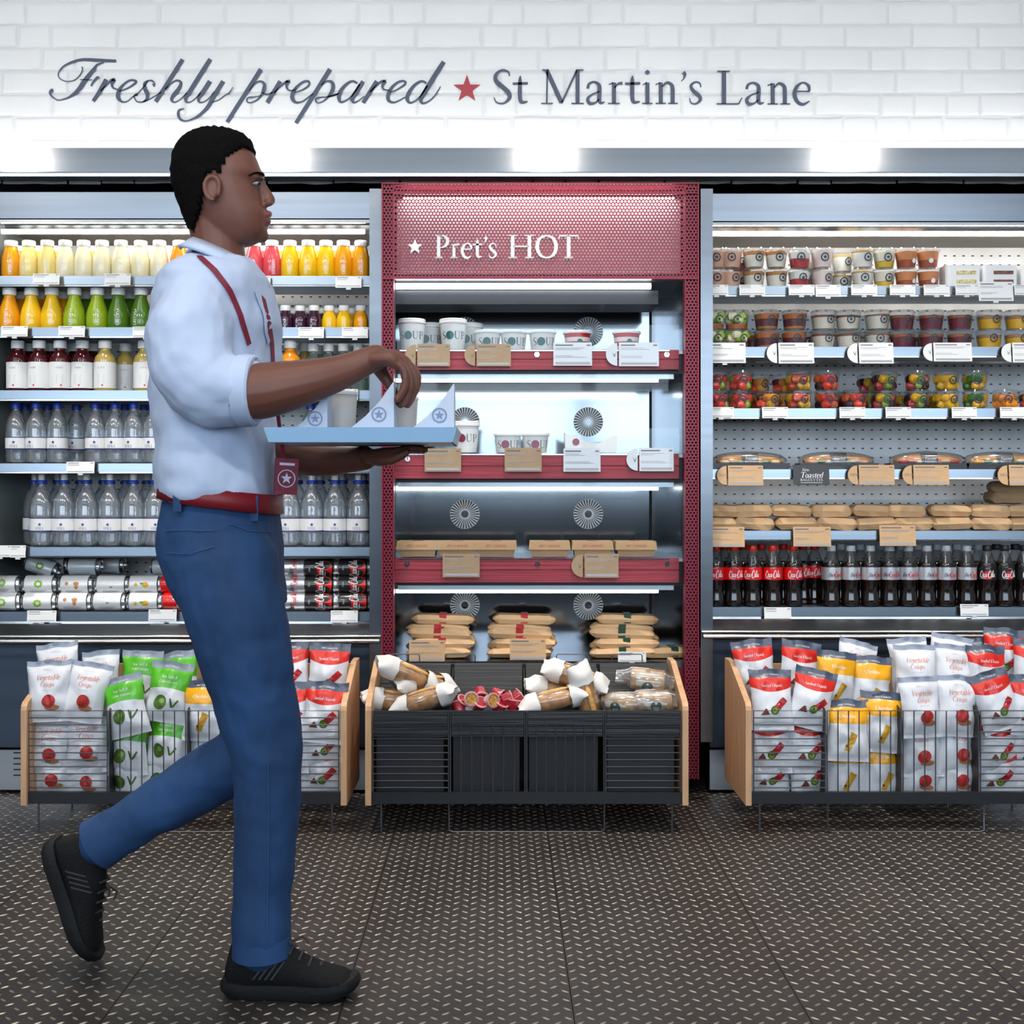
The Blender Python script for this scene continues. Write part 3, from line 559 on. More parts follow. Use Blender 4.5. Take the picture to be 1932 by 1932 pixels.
def label_bottle(col, H, Rr, paper=True):
    t = thing('drink_bottle', 'x', 'bottle')
    prof = [(r*Rr, z*H) for r, z in [(.94, 0), (1, .03), (1, .60), (.9, .68), (.55, .77), (.46, .81), (.46, .85)]]
    m = MB(); m.lathe(prof, 20); sub('body', m, mat('tinted_'+col, JU[col], .12, coat=.6) if col != 'clear green' else clear('green_glass', (.72, .86, .78), .25, .05, .08), t)
    m = MB(); m.lathe([(.58*Rr, .845*H), (.6*Rr, .86*H), (.6*Rr, .985*H), (.55*Rr, H)], 18); sub('cap', m, M_cap, t)
    if paper:
        m = MB(); m.lathe([(Rr+.0006, .06*H), (Rr+.0006, .57*H)], 20, cap0=False, cap1=False); lb = sub('paper_label', m, M_card, t)
        m = MB(); fn = wrapper([(Rr, 0), (Rr, H)], .0012); 
        for k in range(5): m.add([fn(-.012, .30*H-k*.006), fn(.012-.002*(k % 2), .30*H-k*.006), fn(.012-.002*(k % 2), .30*H-k*.006+.0012), fn(-.012, .30*H-k*.006+.0012)], [(0, 1, 2, 3)], 0)
        strokes_to(m, text_strokes('CRANBERRY' if col == 'ruby' else 'LEMON', .024, .006), lambda u, v: fn(u, v+.44*H), 0, 2); star_to(m, .005, fn, 1, c=(.004, .115*H)); sub('print', m, [M_greyink, M_red], lb, False)
    return t
def water(H, Rr, sport):
    t = thing('water_bottle', 'x', 'bottle')
    pr = [(.62, 0), (.93, .03), (1, .09), (1, .56), (.93, .66), (.72, .77), (.40, .86), (.33, .88), (.33, .905)] if not sport else [(.62, 0), (.93, .03), (1, .08), (1, .48), (.95, .60), (.72, .73), (.40, .82), (.30, .845), (.30, .86)]
    prof = [(r*Rr, z*H) for r, z in pr]
    m = MB(); m.lathe(prof, 22); sub('body', m, M_water, t)
    if sport:
        m = MB(); m.lathe([(.40*Rr, .86*H), (.46*Rr, .865*H), (.46*Rr, .90*H), (.36*Rr, .915*H)], 18); sub('collar', m, M_bluecap, t)
        m = MB(); m.lathe([(.30*Rr, .915*H), (.30*Rr, .985*H), (.24*Rr, H)], 16); sub('spout_cap', m, M_cap, t); lo, hi = .21*H, .40*H
    else:
        m = MB(); m.lathe([(.42*Rr, .905*H), (.46*Rr, .91*H), (.46*Rr, .985*H), (.42*Rr, H)], 18); sub('cap', m, M_bluecap, t); lo, hi = .235*H, .44*H
    m = MB(); e = Rr+.0007
    m.lathe([(e, lo), (e, lo+.004)], 22, 1, cap0=False, cap1=False); m.lathe([(e, lo+.004), (e, hi-.003)], 22, 0, cap0=False, cap1=False); m.lathe([(e, hi-.003), (e, hi)], 22, 1, cap0=False, cap1=False)
    lb = sub('paper_label', m, [M_card, M_navy], t)
    m = MB(); fn = wrapper([(Rr, 0), (Rr, H)], .0014); strokes_to(m, text_strokes('STILL', .028, .0088), lambda u, v: fn(u, v+lo+.007), 0, 2); star_to(m, .0068, fn, 0, c=(0, lo+.0245)); sub('print', m, M_navy, lb, False)
    return t
def cola_bottle(kind):
    H, Rr = .205, .0325; t = thing('cola_bottle', 'x', 'bottle')
    prof = [(r*Rr, z*H) for r, z in [(.62, 0), (.90, .015), (.95, .06), (.90, .13), (.80, .25), (.83, .36), (.97, .44), (1, .50), (1, .62)]]
    m = MB(); m.lathe(prof, 20, 0, cap1=False); m.lathe([(Rr, .62*H), (.98*Rr, .665*H), (.88*Rr, .71*H)], 20, 0, cap0=False, cap1=False); m.lathe([(r*Rr, z*H) for r, z in [(.88, .71), (.62, .81), (.44, .88), (.40, .91)]], 20, 1, cap0=False)
    sub('body', m, [mat('cola_liquid', (.012, .006, .005), .08, coat=.8), M_pet], t)
    m = MB(); m.lathe([(.44*Rr, .905*H), (.47*Rr, .915*H), (.47*Rr, .99*H), (.43*Rr, H)], 18); sub('cap', m, {'red': M_redcap, 'silver': M_greycap, 'black': M_blackcap}[kind], t)
    m = MB(); m.lathe([(Rr*.995+.0006, .44*H), (Rr+.0006, .50*H), (Rr+.0006, .645*H)], 22, cap0=False, cap1=False)
    lb = sub('wrap_label', m, {'red': M_cola_red, 'silver': mat('silver_label', (.66, .67, .69), .3, .6), 'black': mat('black_label', (.012, .012, .012), .3)}[kind], t)
    fn = wrapper([(Rr, 0), (Rr, H)], .0013); m = MB(); zc = .525*H
    if kind == 'red': strokes_to(m, cola_strokes(.052), lambda u, v: fn(u, v+zc), 0, 3); strokes_to(m, text_strokes('CLASSIC' if 0 else 'CLASSIC', .016, .003), lambda u, v: fn(u, v+.62*H), 0, 2)
    elif kind == 'silver':
        strokes_to(m, text_strokes('Diet', .021, .014, slant=.3, bold=1.3), lambda u, v: fn(u-.011, v+zc-.007), 1, 3); strokes_to(m, cola_strokes(.042), lambda u, v: fn(u+.022, v+zc), 2, 3)
    else:
        f2 = wrapper([(Rr, 0), (Rr, H)], .0010); disc_to(m, .019, lambda u, v: f2(u, v+.515*H), 2, ry=.014); strokes_to(m, cola_strokes(.050), lambda u, v: fn(u, v+zc), 0, 3); strokes_to(m, text_strokes('ZERO', .014, .003), lambda u, v: fn(u, v+.615*H), 0, 2)
    sub('print', m, [M_print_w, M_ink, M_cola_red], lb, False)
    return t
def can(kind):
    """lying on its side along X, axis through the origin"""
    L, Rr = .113, .031; t = thing('drink_can', 'x', 'can')
    col = {'red': M_cola_red, 'silver': mat('silver_can', (.62, .64, .66), .3, .8), 'black': mat('black_can', (.012, .012, .012), .25, coat=.5)}.get(kind, mat('white_can', (.84, .85, .85), .3, .15))
    m = MB(); m.lathe([(Rr*.98, -L/2+.008), (Rr, -L/2+.012), (Rr, L/2-.016), (Rr*.97, L/2-.012)], 22, axis='x', cap0=False, cap1=False); sub('body', m, col, t)
    for s_ in (-1, 1):
        m = MB(); m.lathe([(Rr*.98, s_*(L/2-.009)), (Rr*.84, s_*(L/2-.002)), (Rr*.84, s_*L/2), (Rr*.78, s_*L/2), (Rr*.76, s_*(L/2-.005))], 22, axis='x', cap0=False); sub('can_end', m, M_alu, t)
    def fn(u, v, e=.0008): a = v/Rr; return (u, -(Rr+e)*math.cos(a), (Rr+e)*math.sin(a))
    m = MB()
    def rot(st): return [(f, [(-y, x, w_) for x, y, w_ in pts]) for f, pts in st]
    if kind in ('red', 'black'):
        if kind == 'black':
            disc_to(m, .026, lambda u, v: fn(u+.018, v+.004, .0005), 1, ry=.034, n=24)
        strokes_to(m, rot(cola_strokes(.062)), lambda u, v: fn(u+.004, v+.006), 0, 3)
        if kind == 'black': strokes_to(m, rot(text_strokes('ZERO', .016, .005)), lambda u, v: fn(u-.030, v+.006), 0, 2)
        mats_ = [M_print_w, M_cola_red]
    elif kind == 'silver':
        strokes_to(m, rot(text_strokes('Diet', .024, .018, slant=.3, bold=1.3)), lambda u, v: fn(u+.01, v-.012), 0, 2); strokes_to(m, rot(cola_strokes(.045)), lambda u, v: fn(u+.01, v+.024), 1, 3); mats_ = [M_ink, M_cola_red]
    else:
        acc = {'lime': '8CC11E', 'ginger': 'C98A4A', 'aloe': '3F7A2E', 'lemon': 'E8B01E', 'plain': 'B8BCC0'}[kind]; mats_ = [mat('can_'+kind, acc, .4), M_greyink, mat('can_leaf', '5FA02E', .4)]
        if kind == 'lime':
            for i in range(8): disc_to(m, .0042, lambda u, v: fn(u, v+.006), 0, (.0105*math.cos(i*math.pi/4), .0095*math.sin(i*math.pi/4)), 8)
        elif kind == 'aloe':
            for a in (-.6, -.2, .3, .8): m.add([fn(-.004, -.004), fn(.004, -.004), fn(.022*math.sin(a)*1.2, .02*math.cos(a))], [(0, 1, 2)], 0)
        elif kind == 'lemon': disc_to(m, .011, lambda u, v: fn(u+.006, v+.006), 0, ry=.009); disc_to(m, .006, lambda u, v: fn(u-.026, v+.006), 0); disc_to(m, .007, lambda u, v: fn(u-.006, v+.010), 2, ry=.003)
        elif kind == 'ginger': disc_to(m, .010, lambda u, v: fn(u+.006, v+.008), 0, ry=.006); disc_to(m, .006, lambda u, v: fn(u+.006, v-.003), 0, ry=.009); disc_to(m, .006, lambda u, v: fn(u-.026, v+.008), 0)
        for k in range(3): m.add([fn(-.03, -.017-.004*k), fn(.028-.006*k, -.017-.004*k), fn(.028-.006*k, -.0155-.004*k), fn(-.03, -.0155-.004*k)], [(0, 1, 2, 3)], 1)
    sub('print', m, mats_, t, False)
    return t
def logo(m, prof, zc, u0=0., s_=1.):
    fn = wrapper(prof, .0009, 0, zc); ring_to(m, .0086*s_, .0122*s_, fn, 0, (u0, 0)); star_to(m, .0066*s_, fn, 0, .42, (u0, 0))
def pot(kind):
    """clear tapered pot with lid; kind picks the filling"""
    big = kind[0] == 'F' or kind[0] == 'B'
    H, rt, rb = (.065, .043, .034) if big else (.066, .038, .029)
    t = thing('dessert_pot' if not big else 'fruit_pot' if kind[0] == 'F' else 'breakfast_pot', 'x', 'pot')
    prof = [(rb, 0), (rb*1.05, .004), (rt, .86*H)]
    m = MB(); m.lathe(prof, 22, cap1=False); cup = sub('cup', m, M_cup, t)
    m = MB(); m.lathe([(rt*1.0, .86*H), (rt*1.08, .875*H), (rt*1.08, .90*H), (rt*.98, .93*H), (rt*.92, H), (rt*.3, H)], 22, cap0=False); sub('lid', m, M_cup, t)
    def fill(z0_, z1, c, nm='filling', lump=0):
        m = MB(); pr = [(rad_at(prof, z)-.0012, z) for z in (z0_+.0012, (z0_+z1)/2, z1)]; m.lathe(pr, 20)
        if lump:
            rr = random.Random(len(kind)+int(z1*1e4))
            for i in range(len(m.v)-20, len(m.v)): x, y, z = m.v[i]; m.v[i] = (x, y, z+rr.uniform(-lump, lump))
        return sub(nm, m, mat('fill_'+c, c, .45), t, True)
    lay = {'S1': [(0, .80, 'E8B294', 0)], 'S2': [(0, .62, 'F2E9D8', 0), (.62, .80, 'C88440', .002)], 'S3': [(0, .42, 'C21E2E', 0), (.42, .80, 'F3EEE6', .003)], 'S4': [(0, .82, 'F2DCD4', 0)], 'S5': [(0, .74, 'F2EEE4', 0), (.74, .82, 'E5B04A', .002)], 'S6': [(0, .3, 'F0C21E', 0), (.3, .8, 'F3EAD2', .002)], 'S7': [(0, .34, 'B04A1C', 0), (.34, .80, 'E08A4C', 0)],
           'B1': [(0, .26, 'B86A22', 0)], 'B2': [(0, .14, 'C07830', .001), (.14, .50, '5A1A2C', 0), (.50, .80, 'B8641E', .002)], 'B3': [(0, .60, 'E6DCCB', .001), (.60, .70, '8A4A24', .003)], 'B4': [(0, .66, 'DAD4C6', 0), (.66, .74, 'B07A3C', .003)], 'B5': [(0, .55, '6E0F2C', 0), (.55, .70, 'A8642E', .003)], 'B6': [(0, .52, 'F2B807', 0), (.52, .68, 'B08468', .004)]}
    if kind in lay:
        for a, b, c, l in lay[kind]: fill(a*H, b*H, c, lump=l)
    fr = {'B1': ['9CC82A', 'B7D84A', 'EDE9C0'], 'F1': ['E2483A', 'D63A34', 'E2483A', '8CB02A'], 'F2': ['F0A818', 'E8901A', 'D8402C', '6A2020'], 'F3': ['F2B51C', 'F4BE2A', 'E05A3A'], 'F4': ['E0402C', 'D83A28', '2A1420', 'E86A3A'], 'F5': ['8AA82E', 'E8B01E', 'B01C2E', '3A1020'], 'F6': ['F4BC14', 'F2B60E'], 'F7': ['F2B40E', 'F4C020', '3A7A1E'], 'F8': ['F2920E', 'F4A81E', 'F08A3A']}
    if kind in fr:
        rr = random.Random(kind); cols = fr[kind]; zz = .3*H if kind == 'B1' else .004
        for k in range(9):
            m = MB(); a = k*2.4; ly = k//5; z = zz+.012+ly*.022 if kind != 'B1' else zz+.012+(k % 2)*.012
            rad = rad_at(prof, z)*(.60 if k % 5 else .58); c = Vector((rad*math.sin(a), -rad*math.cos(a), z)); sz = rr.uniform(.0135, .0175)
            q = Matrix.Rotation(rr.uniform(0, 6), 3, 'Z') @ Matrix.Rotation(rr.uniform(-.6, .6), 3, 'X'); vs = []
            for i in range(6):
                th = math.pi*(i+.5)/6
                for j in range(8):
                    ph = 2*math.pi*j/8; d = Vector((math.sin(th)*math.cos(ph)*1.25, math.sin(th)*math.sin(ph)*.95, math.cos(th)*.95)); d = Vector([math.copysign(abs(x)**.75, x) for x in d]); vs.append(c+q @ (d*sz))
            fs = [(i*8+j, i*8+(j+1) % 8, (i+1)*8+(j+1) % 8, (i+1)*8+j) for i in range(5) for j in range(8)]+[tuple(range(7, -1, -1)), tuple(range(40, 48))]
            m.add(vs, fs); sub('fruit_piece', m, mat('fruit_'+cols[k % len(cols)], cols[k % len(cols)], .25, coat=.3), t)
    m = MB()
    if kind == 'S7': strokes_to(m, text_strokes('CHOC', .012, .004), wrapper(prof, .0009, .3, .4*H), 1, 2); disc_to(m, .008, wrapper(prof, .0008, .3, .32*H), 1); 
    else: logo(m, prof, .50*H, .006, 1.18)
    sub('logo', m, [M_ink, M_print_w], cup, False)
    return t
def soup(kind):
    tall = kind.endswith('tall'); H = .104 if tall else .066; rt, rb = .044, .037
    t = thing('soup_cup', 'x', 'cup'); prof = [(rb, 0), (rt, .86*H)]
    m = MB(); 
    if kind.startswith('red'):
        for k in range(4): m.lathe([(rad_at(prof, .86*H*k/4), .86*H*k/4), (rad_at(prof, .86*H*(k+1)/4), .86*H*(k+1)/4)], 24, (0, 1, 0, 1)[k], cap0=(k == 0), cap1=False)
    else: m.lathe(prof, 24, 0, cap1=False)
    cup = sub('cup', m, [M_white, M_red], t)
    m = MB(); m.lathe([(rt, .84*H), (rt*1.08, .845*H), (rt*1.08, .845*H+.006), (rt*1.05, .845*H+.007), (rt*1.05, H-.002), (rt*.98, H), (rt*.9, H-.002)], 24, cap0=False); sub('lid', m, M_white, t)
    m = MB(); zc = H*.34 if tall else H*.22
    if kind.startswith('red'): disc_to(m, .009, wrapper(prof, .0009, .5, H*.42), 1)
    else:
        fn = wrapper(prof, .0008, 0, zc); hgt = .025
        strokes_to(m, text_strokes('S', None, hgt), lambda u, v: fn(u-.031, v), 0, 3); disc_to(m, .0140, fn, 1, (-.009, .012), 20); strokes_to(m, text_strokes('UP', None, hgt), lambda u, v: fn(u+.026, v), 0, 3)
        for k in range(2): m.add([fn(-.03, -.008-.004*k), fn(.02, -.008-.004*k), fn(.02, -.0068-.004*k), fn(-.03, -.0068-.004*k)], [(0, 1, 2, 3)], 2)
    sub('print', m, [M_ink, M_teal if 'plum' not in kind else mat('plum_print', '8E2A4A', .5), M_greyink], cup, False)
    return t
# ------------------------------------------------------------------ left fridge
PROTO = {}
def get(key, fn):
    if key not in PROTO: PROTO[key] = fn()
    return PROTO[key]
SHN = ['top', 'second', 'third', 'fourth', 'fifth', 'bottom']
def stand(items, shelf_y, Y, maker, where, group, noun, jit=.004, start=0):
    """items: [(pixel x, kind)]; stands each thing on the shelf at depth Y, labels it by look and order"""
    z = Z(shelf_y, YLIP)
    for i, (px_, k) in enumerate(items):
        rr = random.Random(px_*7+shelf_y); p = maker(k)
        place(p, (X(px_, Y), Y+rr.uniform(-jit, jit), z), (0, 0, rr.uniform(-.35, .35)), f'{noun(k)}, {nth(i+start)} from left {where}', group)
a, y_, pl, cr, o_, pk, g, dg = 'amber', 'yellow', 'pale yellow', 'cream', 'orange', 'pink red', 'green', 'dark green'
J1 = lambda k: get('j1'+k, lambda: juice(k, .126, .0315, 'round'))
stand([(20, a), (54, pl), (90, pl), (124, cr), (158, cr), (193, cr), (229, cr), (265, cr), (301, cr), (338, o_), (480, pk), (513, pk), (547, y_), (582, y_), (615, y_), (648, a), (681, a)], 521, 4.245, J1, 'in front row, top shelf, left fridge', 'juice bottles in the front row of the top left shelf', lambda k: f'{k} juice bottle')
stand([(36, a), (73, y_), (107, a), (176, a), (247, cr), (282, cr), (318, cr), (497, pk), (530, y_), (564, y_), (598, y_), (632, a), (664, a)], 521, 4.345, J1, 'in back row, top shelf, left fridge', 'juice bottles in the back row of the top left shelf', lambda k: f'{k} juice bottle')
J2 = lambda k: get('j2'+k, lambda: juice(k, .139, .037, 'flare', 'smoothie_bottle'))
stand([(18, a), (59, y_), (98, y_), (141, g), (184, g), (224, dg), (266, dg)], 618, 4.25, J2, 'in front row, second shelf, left fridge', 'flared bottles on the second left shelf', lambda k: f'flared {k} smoothie bottle')
stand([(40, a), (80, a), (120, a), (163, dg), (204, dg), (246, dg)], 618, 4.34, J2, 'in back row, second shelf, left fridge', 'flared bottles in the back of the second left shelf', lambda k: f'flared {k} smoothie bottle')
J3 = lambda k: get('j3'+k, lambda: juice(k, .086, .0255, 'small', 'shot_bottle'))
stand([(511, 'clear pale'), (539, 'purple'), (566, 'purple'), (593, 'purple'), (621, y_), (649, y_), (681, a)], 622, 4.245, J3, 'in row of small bottles, second shelf', 'small bottles on the second left shelf', lambda k: f'small {k} juice bottle')
stand([(553, 'purple'), (580, 'purple'), (607, 'purple'), (635, y_), (663, y_)], 622, 4.315, J3, 'in back row of small bottles, second shelf', 'small bottles in the back of the second left shelf', lambda k: f'small {k} juice bottle')
LB = lambda k: get('lb'+k, lambda: label_bottle(k, .172, .0365))
lbn = lambda k: {'ruby': 'dark red drink bottle with white label', 'straw': 'straw yellow drink bottle with white label', 'orange': 'orange drink bottle with white label', 'clear green': 'clear green glass bottle with white cap'}[k]
stand([(33, 'ruby'), (74, 'ruby'), (114, 'ruby'), (155, 'ruby'), (198, 'straw'), (272, 'straw'), (548, 'orange')], 737, 4.25, LB, 'in front row, third shelf', 'labelled bottles on the third left shelf', lbn)
stand([(56, 'ruby'), (95, 'ruby'), (140, 'ruby'), (176, 'ruby'), (236, 'straw'), (575, 'straw')], 737, 4.34, LB, 'in back row, third shelf', 'labelled bottles in the back of the third left shelf', lbn)
GB = lambda k: get('gb', lambda: label_bottle('clear green', .162, .030, False))
stand([(591, 'clear green'), (620, 'clear green'), (648, 'clear green'), (677, 'clear green')], 737, 4.26, GB, 'above the serving tray, third shelf', 'clear glass bottles on the third left shelf', lbn)
stand([(606, 'clear green'), (634, 'clear green'), (662, 'clear green')], 737, 4.35, GB, 'in back row above the tray', 'clear glass bottles in the back of the third left shelf', lbn)
W1 = lambda k: get('w1', lambda: water(.206, .034, False)); W2 = lambda k: get('w2', lambda: water(.246, .0395, True))
stand([(30, 0), (69, 0), (108, 0), (180, 0), (217, 0), (253, 0), (289, 0)], 875, 4.25, W1, 'in front row, fourth shelf, left fridge', 'blue capped water bottles on the fourth left shelf', lambda k: 'blue capped still water bottle')
stand([(48, 0), (90, 0), (144, 0), (199, 0), (236, 0), (272, 0)], 875, 4.335, W1, 'in back row, fourth shelf, left fridge', 'blue capped water bottles in the back of the fourth left shelf', lambda k: 'blue capped still water bottle')
stand([(586, 0), (622, 0), (658, 0)], 875, 4.27, W1, 'under the serving tray, fourth shelf', 'blue capped water bottles under the tray', lambda k: 'blue capped still water bottle')
stand([(78, 0), (121, 0), (164, 0), (208, 0), (252, 0), (294, 0), (545, 0), (588, 0), (632, 0), (676, 0)], 1033, 4.255, W2, 'in front row, fifth shelf, left fridge', 'sports cap water bottles on the fifth left shelf', lambda k: 'large sports cap still water bottle')
stand([(66, 0), (109, 0), (152, 0), (196, 0), (237, 0), (277, 0), (562, 0), (604, 0), (646, 0), (686, 0)], 1033, 4.35, W2, 'in back row, fifth shelf, left fridge', 'sports cap water bottles in the back of the fifth left shelf', lambda k: 'large sports cap still water bottle')
CN = lambda k: get('can'+k, lambda: can(k))
cand = {'lime': 'white can with green lime print', 'ginger': 'white can with brown ginger print', 'aloe': 'white can with green aloe print', 'lemon': 'white can with yellow lemon print', 'red': 'red cola can', 'silver': 'silver diet cola can', 'black': 'black and red cola can', 'plain': 'pale silver can'}
zs = Z(1155, YLIP)
def lay(px_, layer, kind, Y, lab, tilt=0., grp='cans lying on the bottom left shelf'):
    rr = random.Random(px_*3+layer); z = zs+.0315+layer*.056
    place(CN(kind), (X(px_, Y), Y, z), (rr.uniform(-.1, .35), tilt, rr.uniform(-.05, .05)), f'{cand[kind]} lying {lab}', grp)
for i, (px_, k) in enumerate([(9, 'lime'), (76, 'lime'), (142, 'ginger'), (208, 'aloe'), (274, 'lemon'), (338, 'red')]): lay(px_, 0, k, 4.245, f'{nth(i)} from left in lowest layer, bottom shelf')
for i, (px_, k) in enumerate([(10, 'lime'), (78, 'lime'), (146, 'ginger'), (214, 'aloe'), (275, 'lemon'), (334, 'red')]): lay(px_, 1, k, 4.262, f'{nth(i)} from left in second layer, bottom shelf')
for i, (px_, k) in enumerate([(100, 'plain'), (160, 'plain'), (205, 'plain'), (318, 'plain')]): lay(px_, 2, k, (4.40, 4.33, 4.42, 4.34)[i], f'{nth(i)} from left on top of the white cans')
lay(80, 2, 'lime', 4.34, 'tilted against the pale silver cans', .35)
for layer in range(3):
    for j, (px_, k) in enumerate([(551, 'silver'), (604, 'black'), (668, 'black')]):
        lay(px_, layer, k, 4.245+.012*layer, ('in lowest layer', 'in middle layer', 'on top layer')[layer]+(', beside the walking leg', ', middle column near the post', ', column against the post')[j], grp='cola cans stacked by the post')
# ------------------------------------------------------------------ right fridge
PT = lambda k: get('pot'+k, lambda: pot(k))
ptn = {'S1': 'pale orange dessert pot', 'S2': 'white yoghurt pot with caramel top', 'S3': 'red and white dessert pot', 'S4': 'pale pink dessert pot', 'S5': 'white yoghurt pot', 'S6': 'yellow layered dessert pot', 'S7': 'orange chocolate dessert pot', 'B1': 'green apple pot', 'B2': 'plum granola pot', 'B3': 'oat pot with brown topping', 'B4': 'white bircher pot', 'B5': 'dark berry pot', 'B6': 'yellow mango granola pot', 'F1': 'watermelon pot with lime', 'F2': 'mango and berry fruit pot', 'F3': 'mango slice pot', 'F4': 'strawberry fruit pot', 'F5': 'kiwi and mango fruit pot', 'F6': 'mango chunk pot', 'F7': 'mango and leaf fruit pot', 'F8': 'orange melon pot'}
def pots(items, shelf_y, where, group, Y=4.25, h=.0635):
    z = Z(shelf_y, YLIP)
    for i, (px_, k, lv) in enumerate(items):
        rr = random.Random(px_*5+shelf_y)
        for L in lv: place(PT(k), (X(px_, Y)+rr.uniform(-.002, .002)*L, Y+rr.uniform(-.003, .003), z+L*h), (0, 0, rr.uniform(-.3, .3)), f'{"upper" if L else "lower"} {ptn[k]}, {nth(i)} from left {where}', group)
B = (0, 1)
pots([(1352, 'S1', B), (1379, 'S1', B), (1422, 'S2', B), (1465, 'S2', B), (1508, 'S3', B), (1551, 'S4', B), (1628, 'S5', B), (1668, 'S6', B), (1709, 'S7', B), (1751, 'S7', B)], 540, 'on top shelf, right fridge', 'dessert pots on the top right shelf', h=.068)
pots([(1400, 'S3', B), (1530, 'S4', B), (1588, 'S5', B)], 540, 'in back row, top right shelf', 'dessert pots in the back of the top right shelf', 4.335, .068)
pots([(1345, 'B1', B), (1391, 'B1', B), (1447, 'B2', B), (1498, 'B2', B), (1553, 'B3', B), (1600, 'B3', B), (1655, 'B4', B), (1703, 'B5', B), (1756, 'B5', B), (1811, 'B5', B), (1866, 'B6', B), (1918, 'B6', B)], 655, 'on second shelf, right fridge', 'breakfast pots on the second right shelf')
pots([(1420, 'B2', (0,)), (1520, 'B3', (0,)), (1628, 'B4', (0,)), (1730, 'B5', (0,))], 655, 'in back row, second right shelf', 'breakfast pots in the back of the second right shelf', 4.345)
pots([(1352, 'F1', B), (1398, 'F1', B), (1449, 'F2', (0,)), (1507, 'F3', B), (1561, 'F4', B), (1613, 'F4', (0,)), (1668, 'F5', B), (1731, 'F5', B), (1785, 'F6', B), (1840, 'F7', B), (1896, 'F8', (0,)), (1946, 'F5', (0,))], 771, 'on third shelf, right fridge', 'fruit pots on the third right shelf')
pots([(1430, 'F2', B), (1478, 'F2', B), (1600, 'F4', (0,)), (1640, 'F5', B), (1700, 'F5', (0,)), (1762, 'F6', (0,))], 771, 'in back row, third right shelf', 'fruit pots in the back of the third right shelf', 4.35, .06)
CB = lambda k: get('cola'+k, lambda: cola_bottle(k))
cn = lambda k: {'red': 'cola bottle with red label and cap', 'silver': 'diet cola bottle with silver label', 'black': 'zero cola bottle with black label'}[k]
r_, s_, k_ = 'red', 'silver', 'black'
stand([(1351, r_), (1384, r_), (1420, r_), (1458, r_), (1497, r_), (1568, s_), (1605, s_), (1642, s_), (1679, s_), (1714, s_), (1749, s_), (1785, s_), (1824, s_), (1863, k_), (1896, k_), (1933, k_)], 1146, 4.25, CB, 'in front row, bottom shelf', 'cola bottles in the front row of the bottom right shelf', cn, .003)
stand([(1366, r_), (1402, r_), (1437, r_), (1478, r_), (1515, r_), (1537, r_), (1586, s_), (1623, s_), (1660, s_), (1697, s_), (1732, s_), (1767, s_), (1805, s_), (1845, s_), (1880, k_), (1915, k_)], 1146, 4.34, CB, 'in back row, bottom shelf', 'cola bottles in the back row of the bottom right shelf', cn, .003)
# white sandwich packs at the end of the top shelf
def sandwich_pack(fill):
    t = thing('sandwich_pack', 'x', 'sandwich'); m = MB(); wd, dp, ht = .115, .06, .075
    m.box(-wd/2, wd/2, 0, dp, 0, ht); sub('carton', m, M_card, t, False)
    for k in range(2):
        m = MB(); m.box(-.02, .046, -.0015, .004, .014+k*.030, .026+k*.030); sub('filling', m, mat('sandwich_'+fill, fill, .6, vary=(120, .5)), t, False)
    m = MB(); m.tube([(-wd/2+.008, .001, .002), (-wd/2+.008, .001, ht-.002)], .007, 8); sub('spine', m, M_card, t)
    return t
for i, (px_, f) in enumerate([(1816, 'E8C98A'), (1886, '7A5048'), (1958, 'E8C98A')]):
    place(get('sw'+f, lambda: sandwich_pack(f)), (X(px_, 4.225), 4.225, Z(540, YLIP)), (0, 0, 0), f'white sandwich pack, {nth(i)} from left beside the dessert pots on top shelf', 'white sandwich packs')
# toasted baguettes in dark film
M_crust = mat('toasted_crust', 'C98A48', .6, vary=(26, .35), bump=(60, .5)); M_film = clear('clear_film', (.95, .95, .95), .22, .12, .03)
def lump(mb, cx_, rx, ry, rz, seed, n=14, mth=8, mi=0, amp=.12, c=(0, 0, 0)):
    """soft loaf: a superellipsoid with bumps"""
    vs = []; 
    for i in range(mth+1):
        th = math.pi*i/mth
        for j in range(n):
            ph = 2*math.pi*j/n; d = Vector((math.cos(th), math.sin(th)*math.cos(ph), math.sin(th)*math.sin(ph)))
            d = Vector([math.copysign(abs(q)**.8, q) for q in d]); k = 1+amp*noise.noise(d*2.2+Vector((seed*5.1, 0, 0)))
            vs.append((c[0]+cx_+d.x*rx*k, c[1]+d.y*ry*k, c[2]+d.z*rz*k))
    mb.add(vs, [(i*n+j, i*n+(j+1) % n, (i+1)*n+(j+1) % n, (i+1)*n+j) for i in range(mth) for j in range(n)], mi)
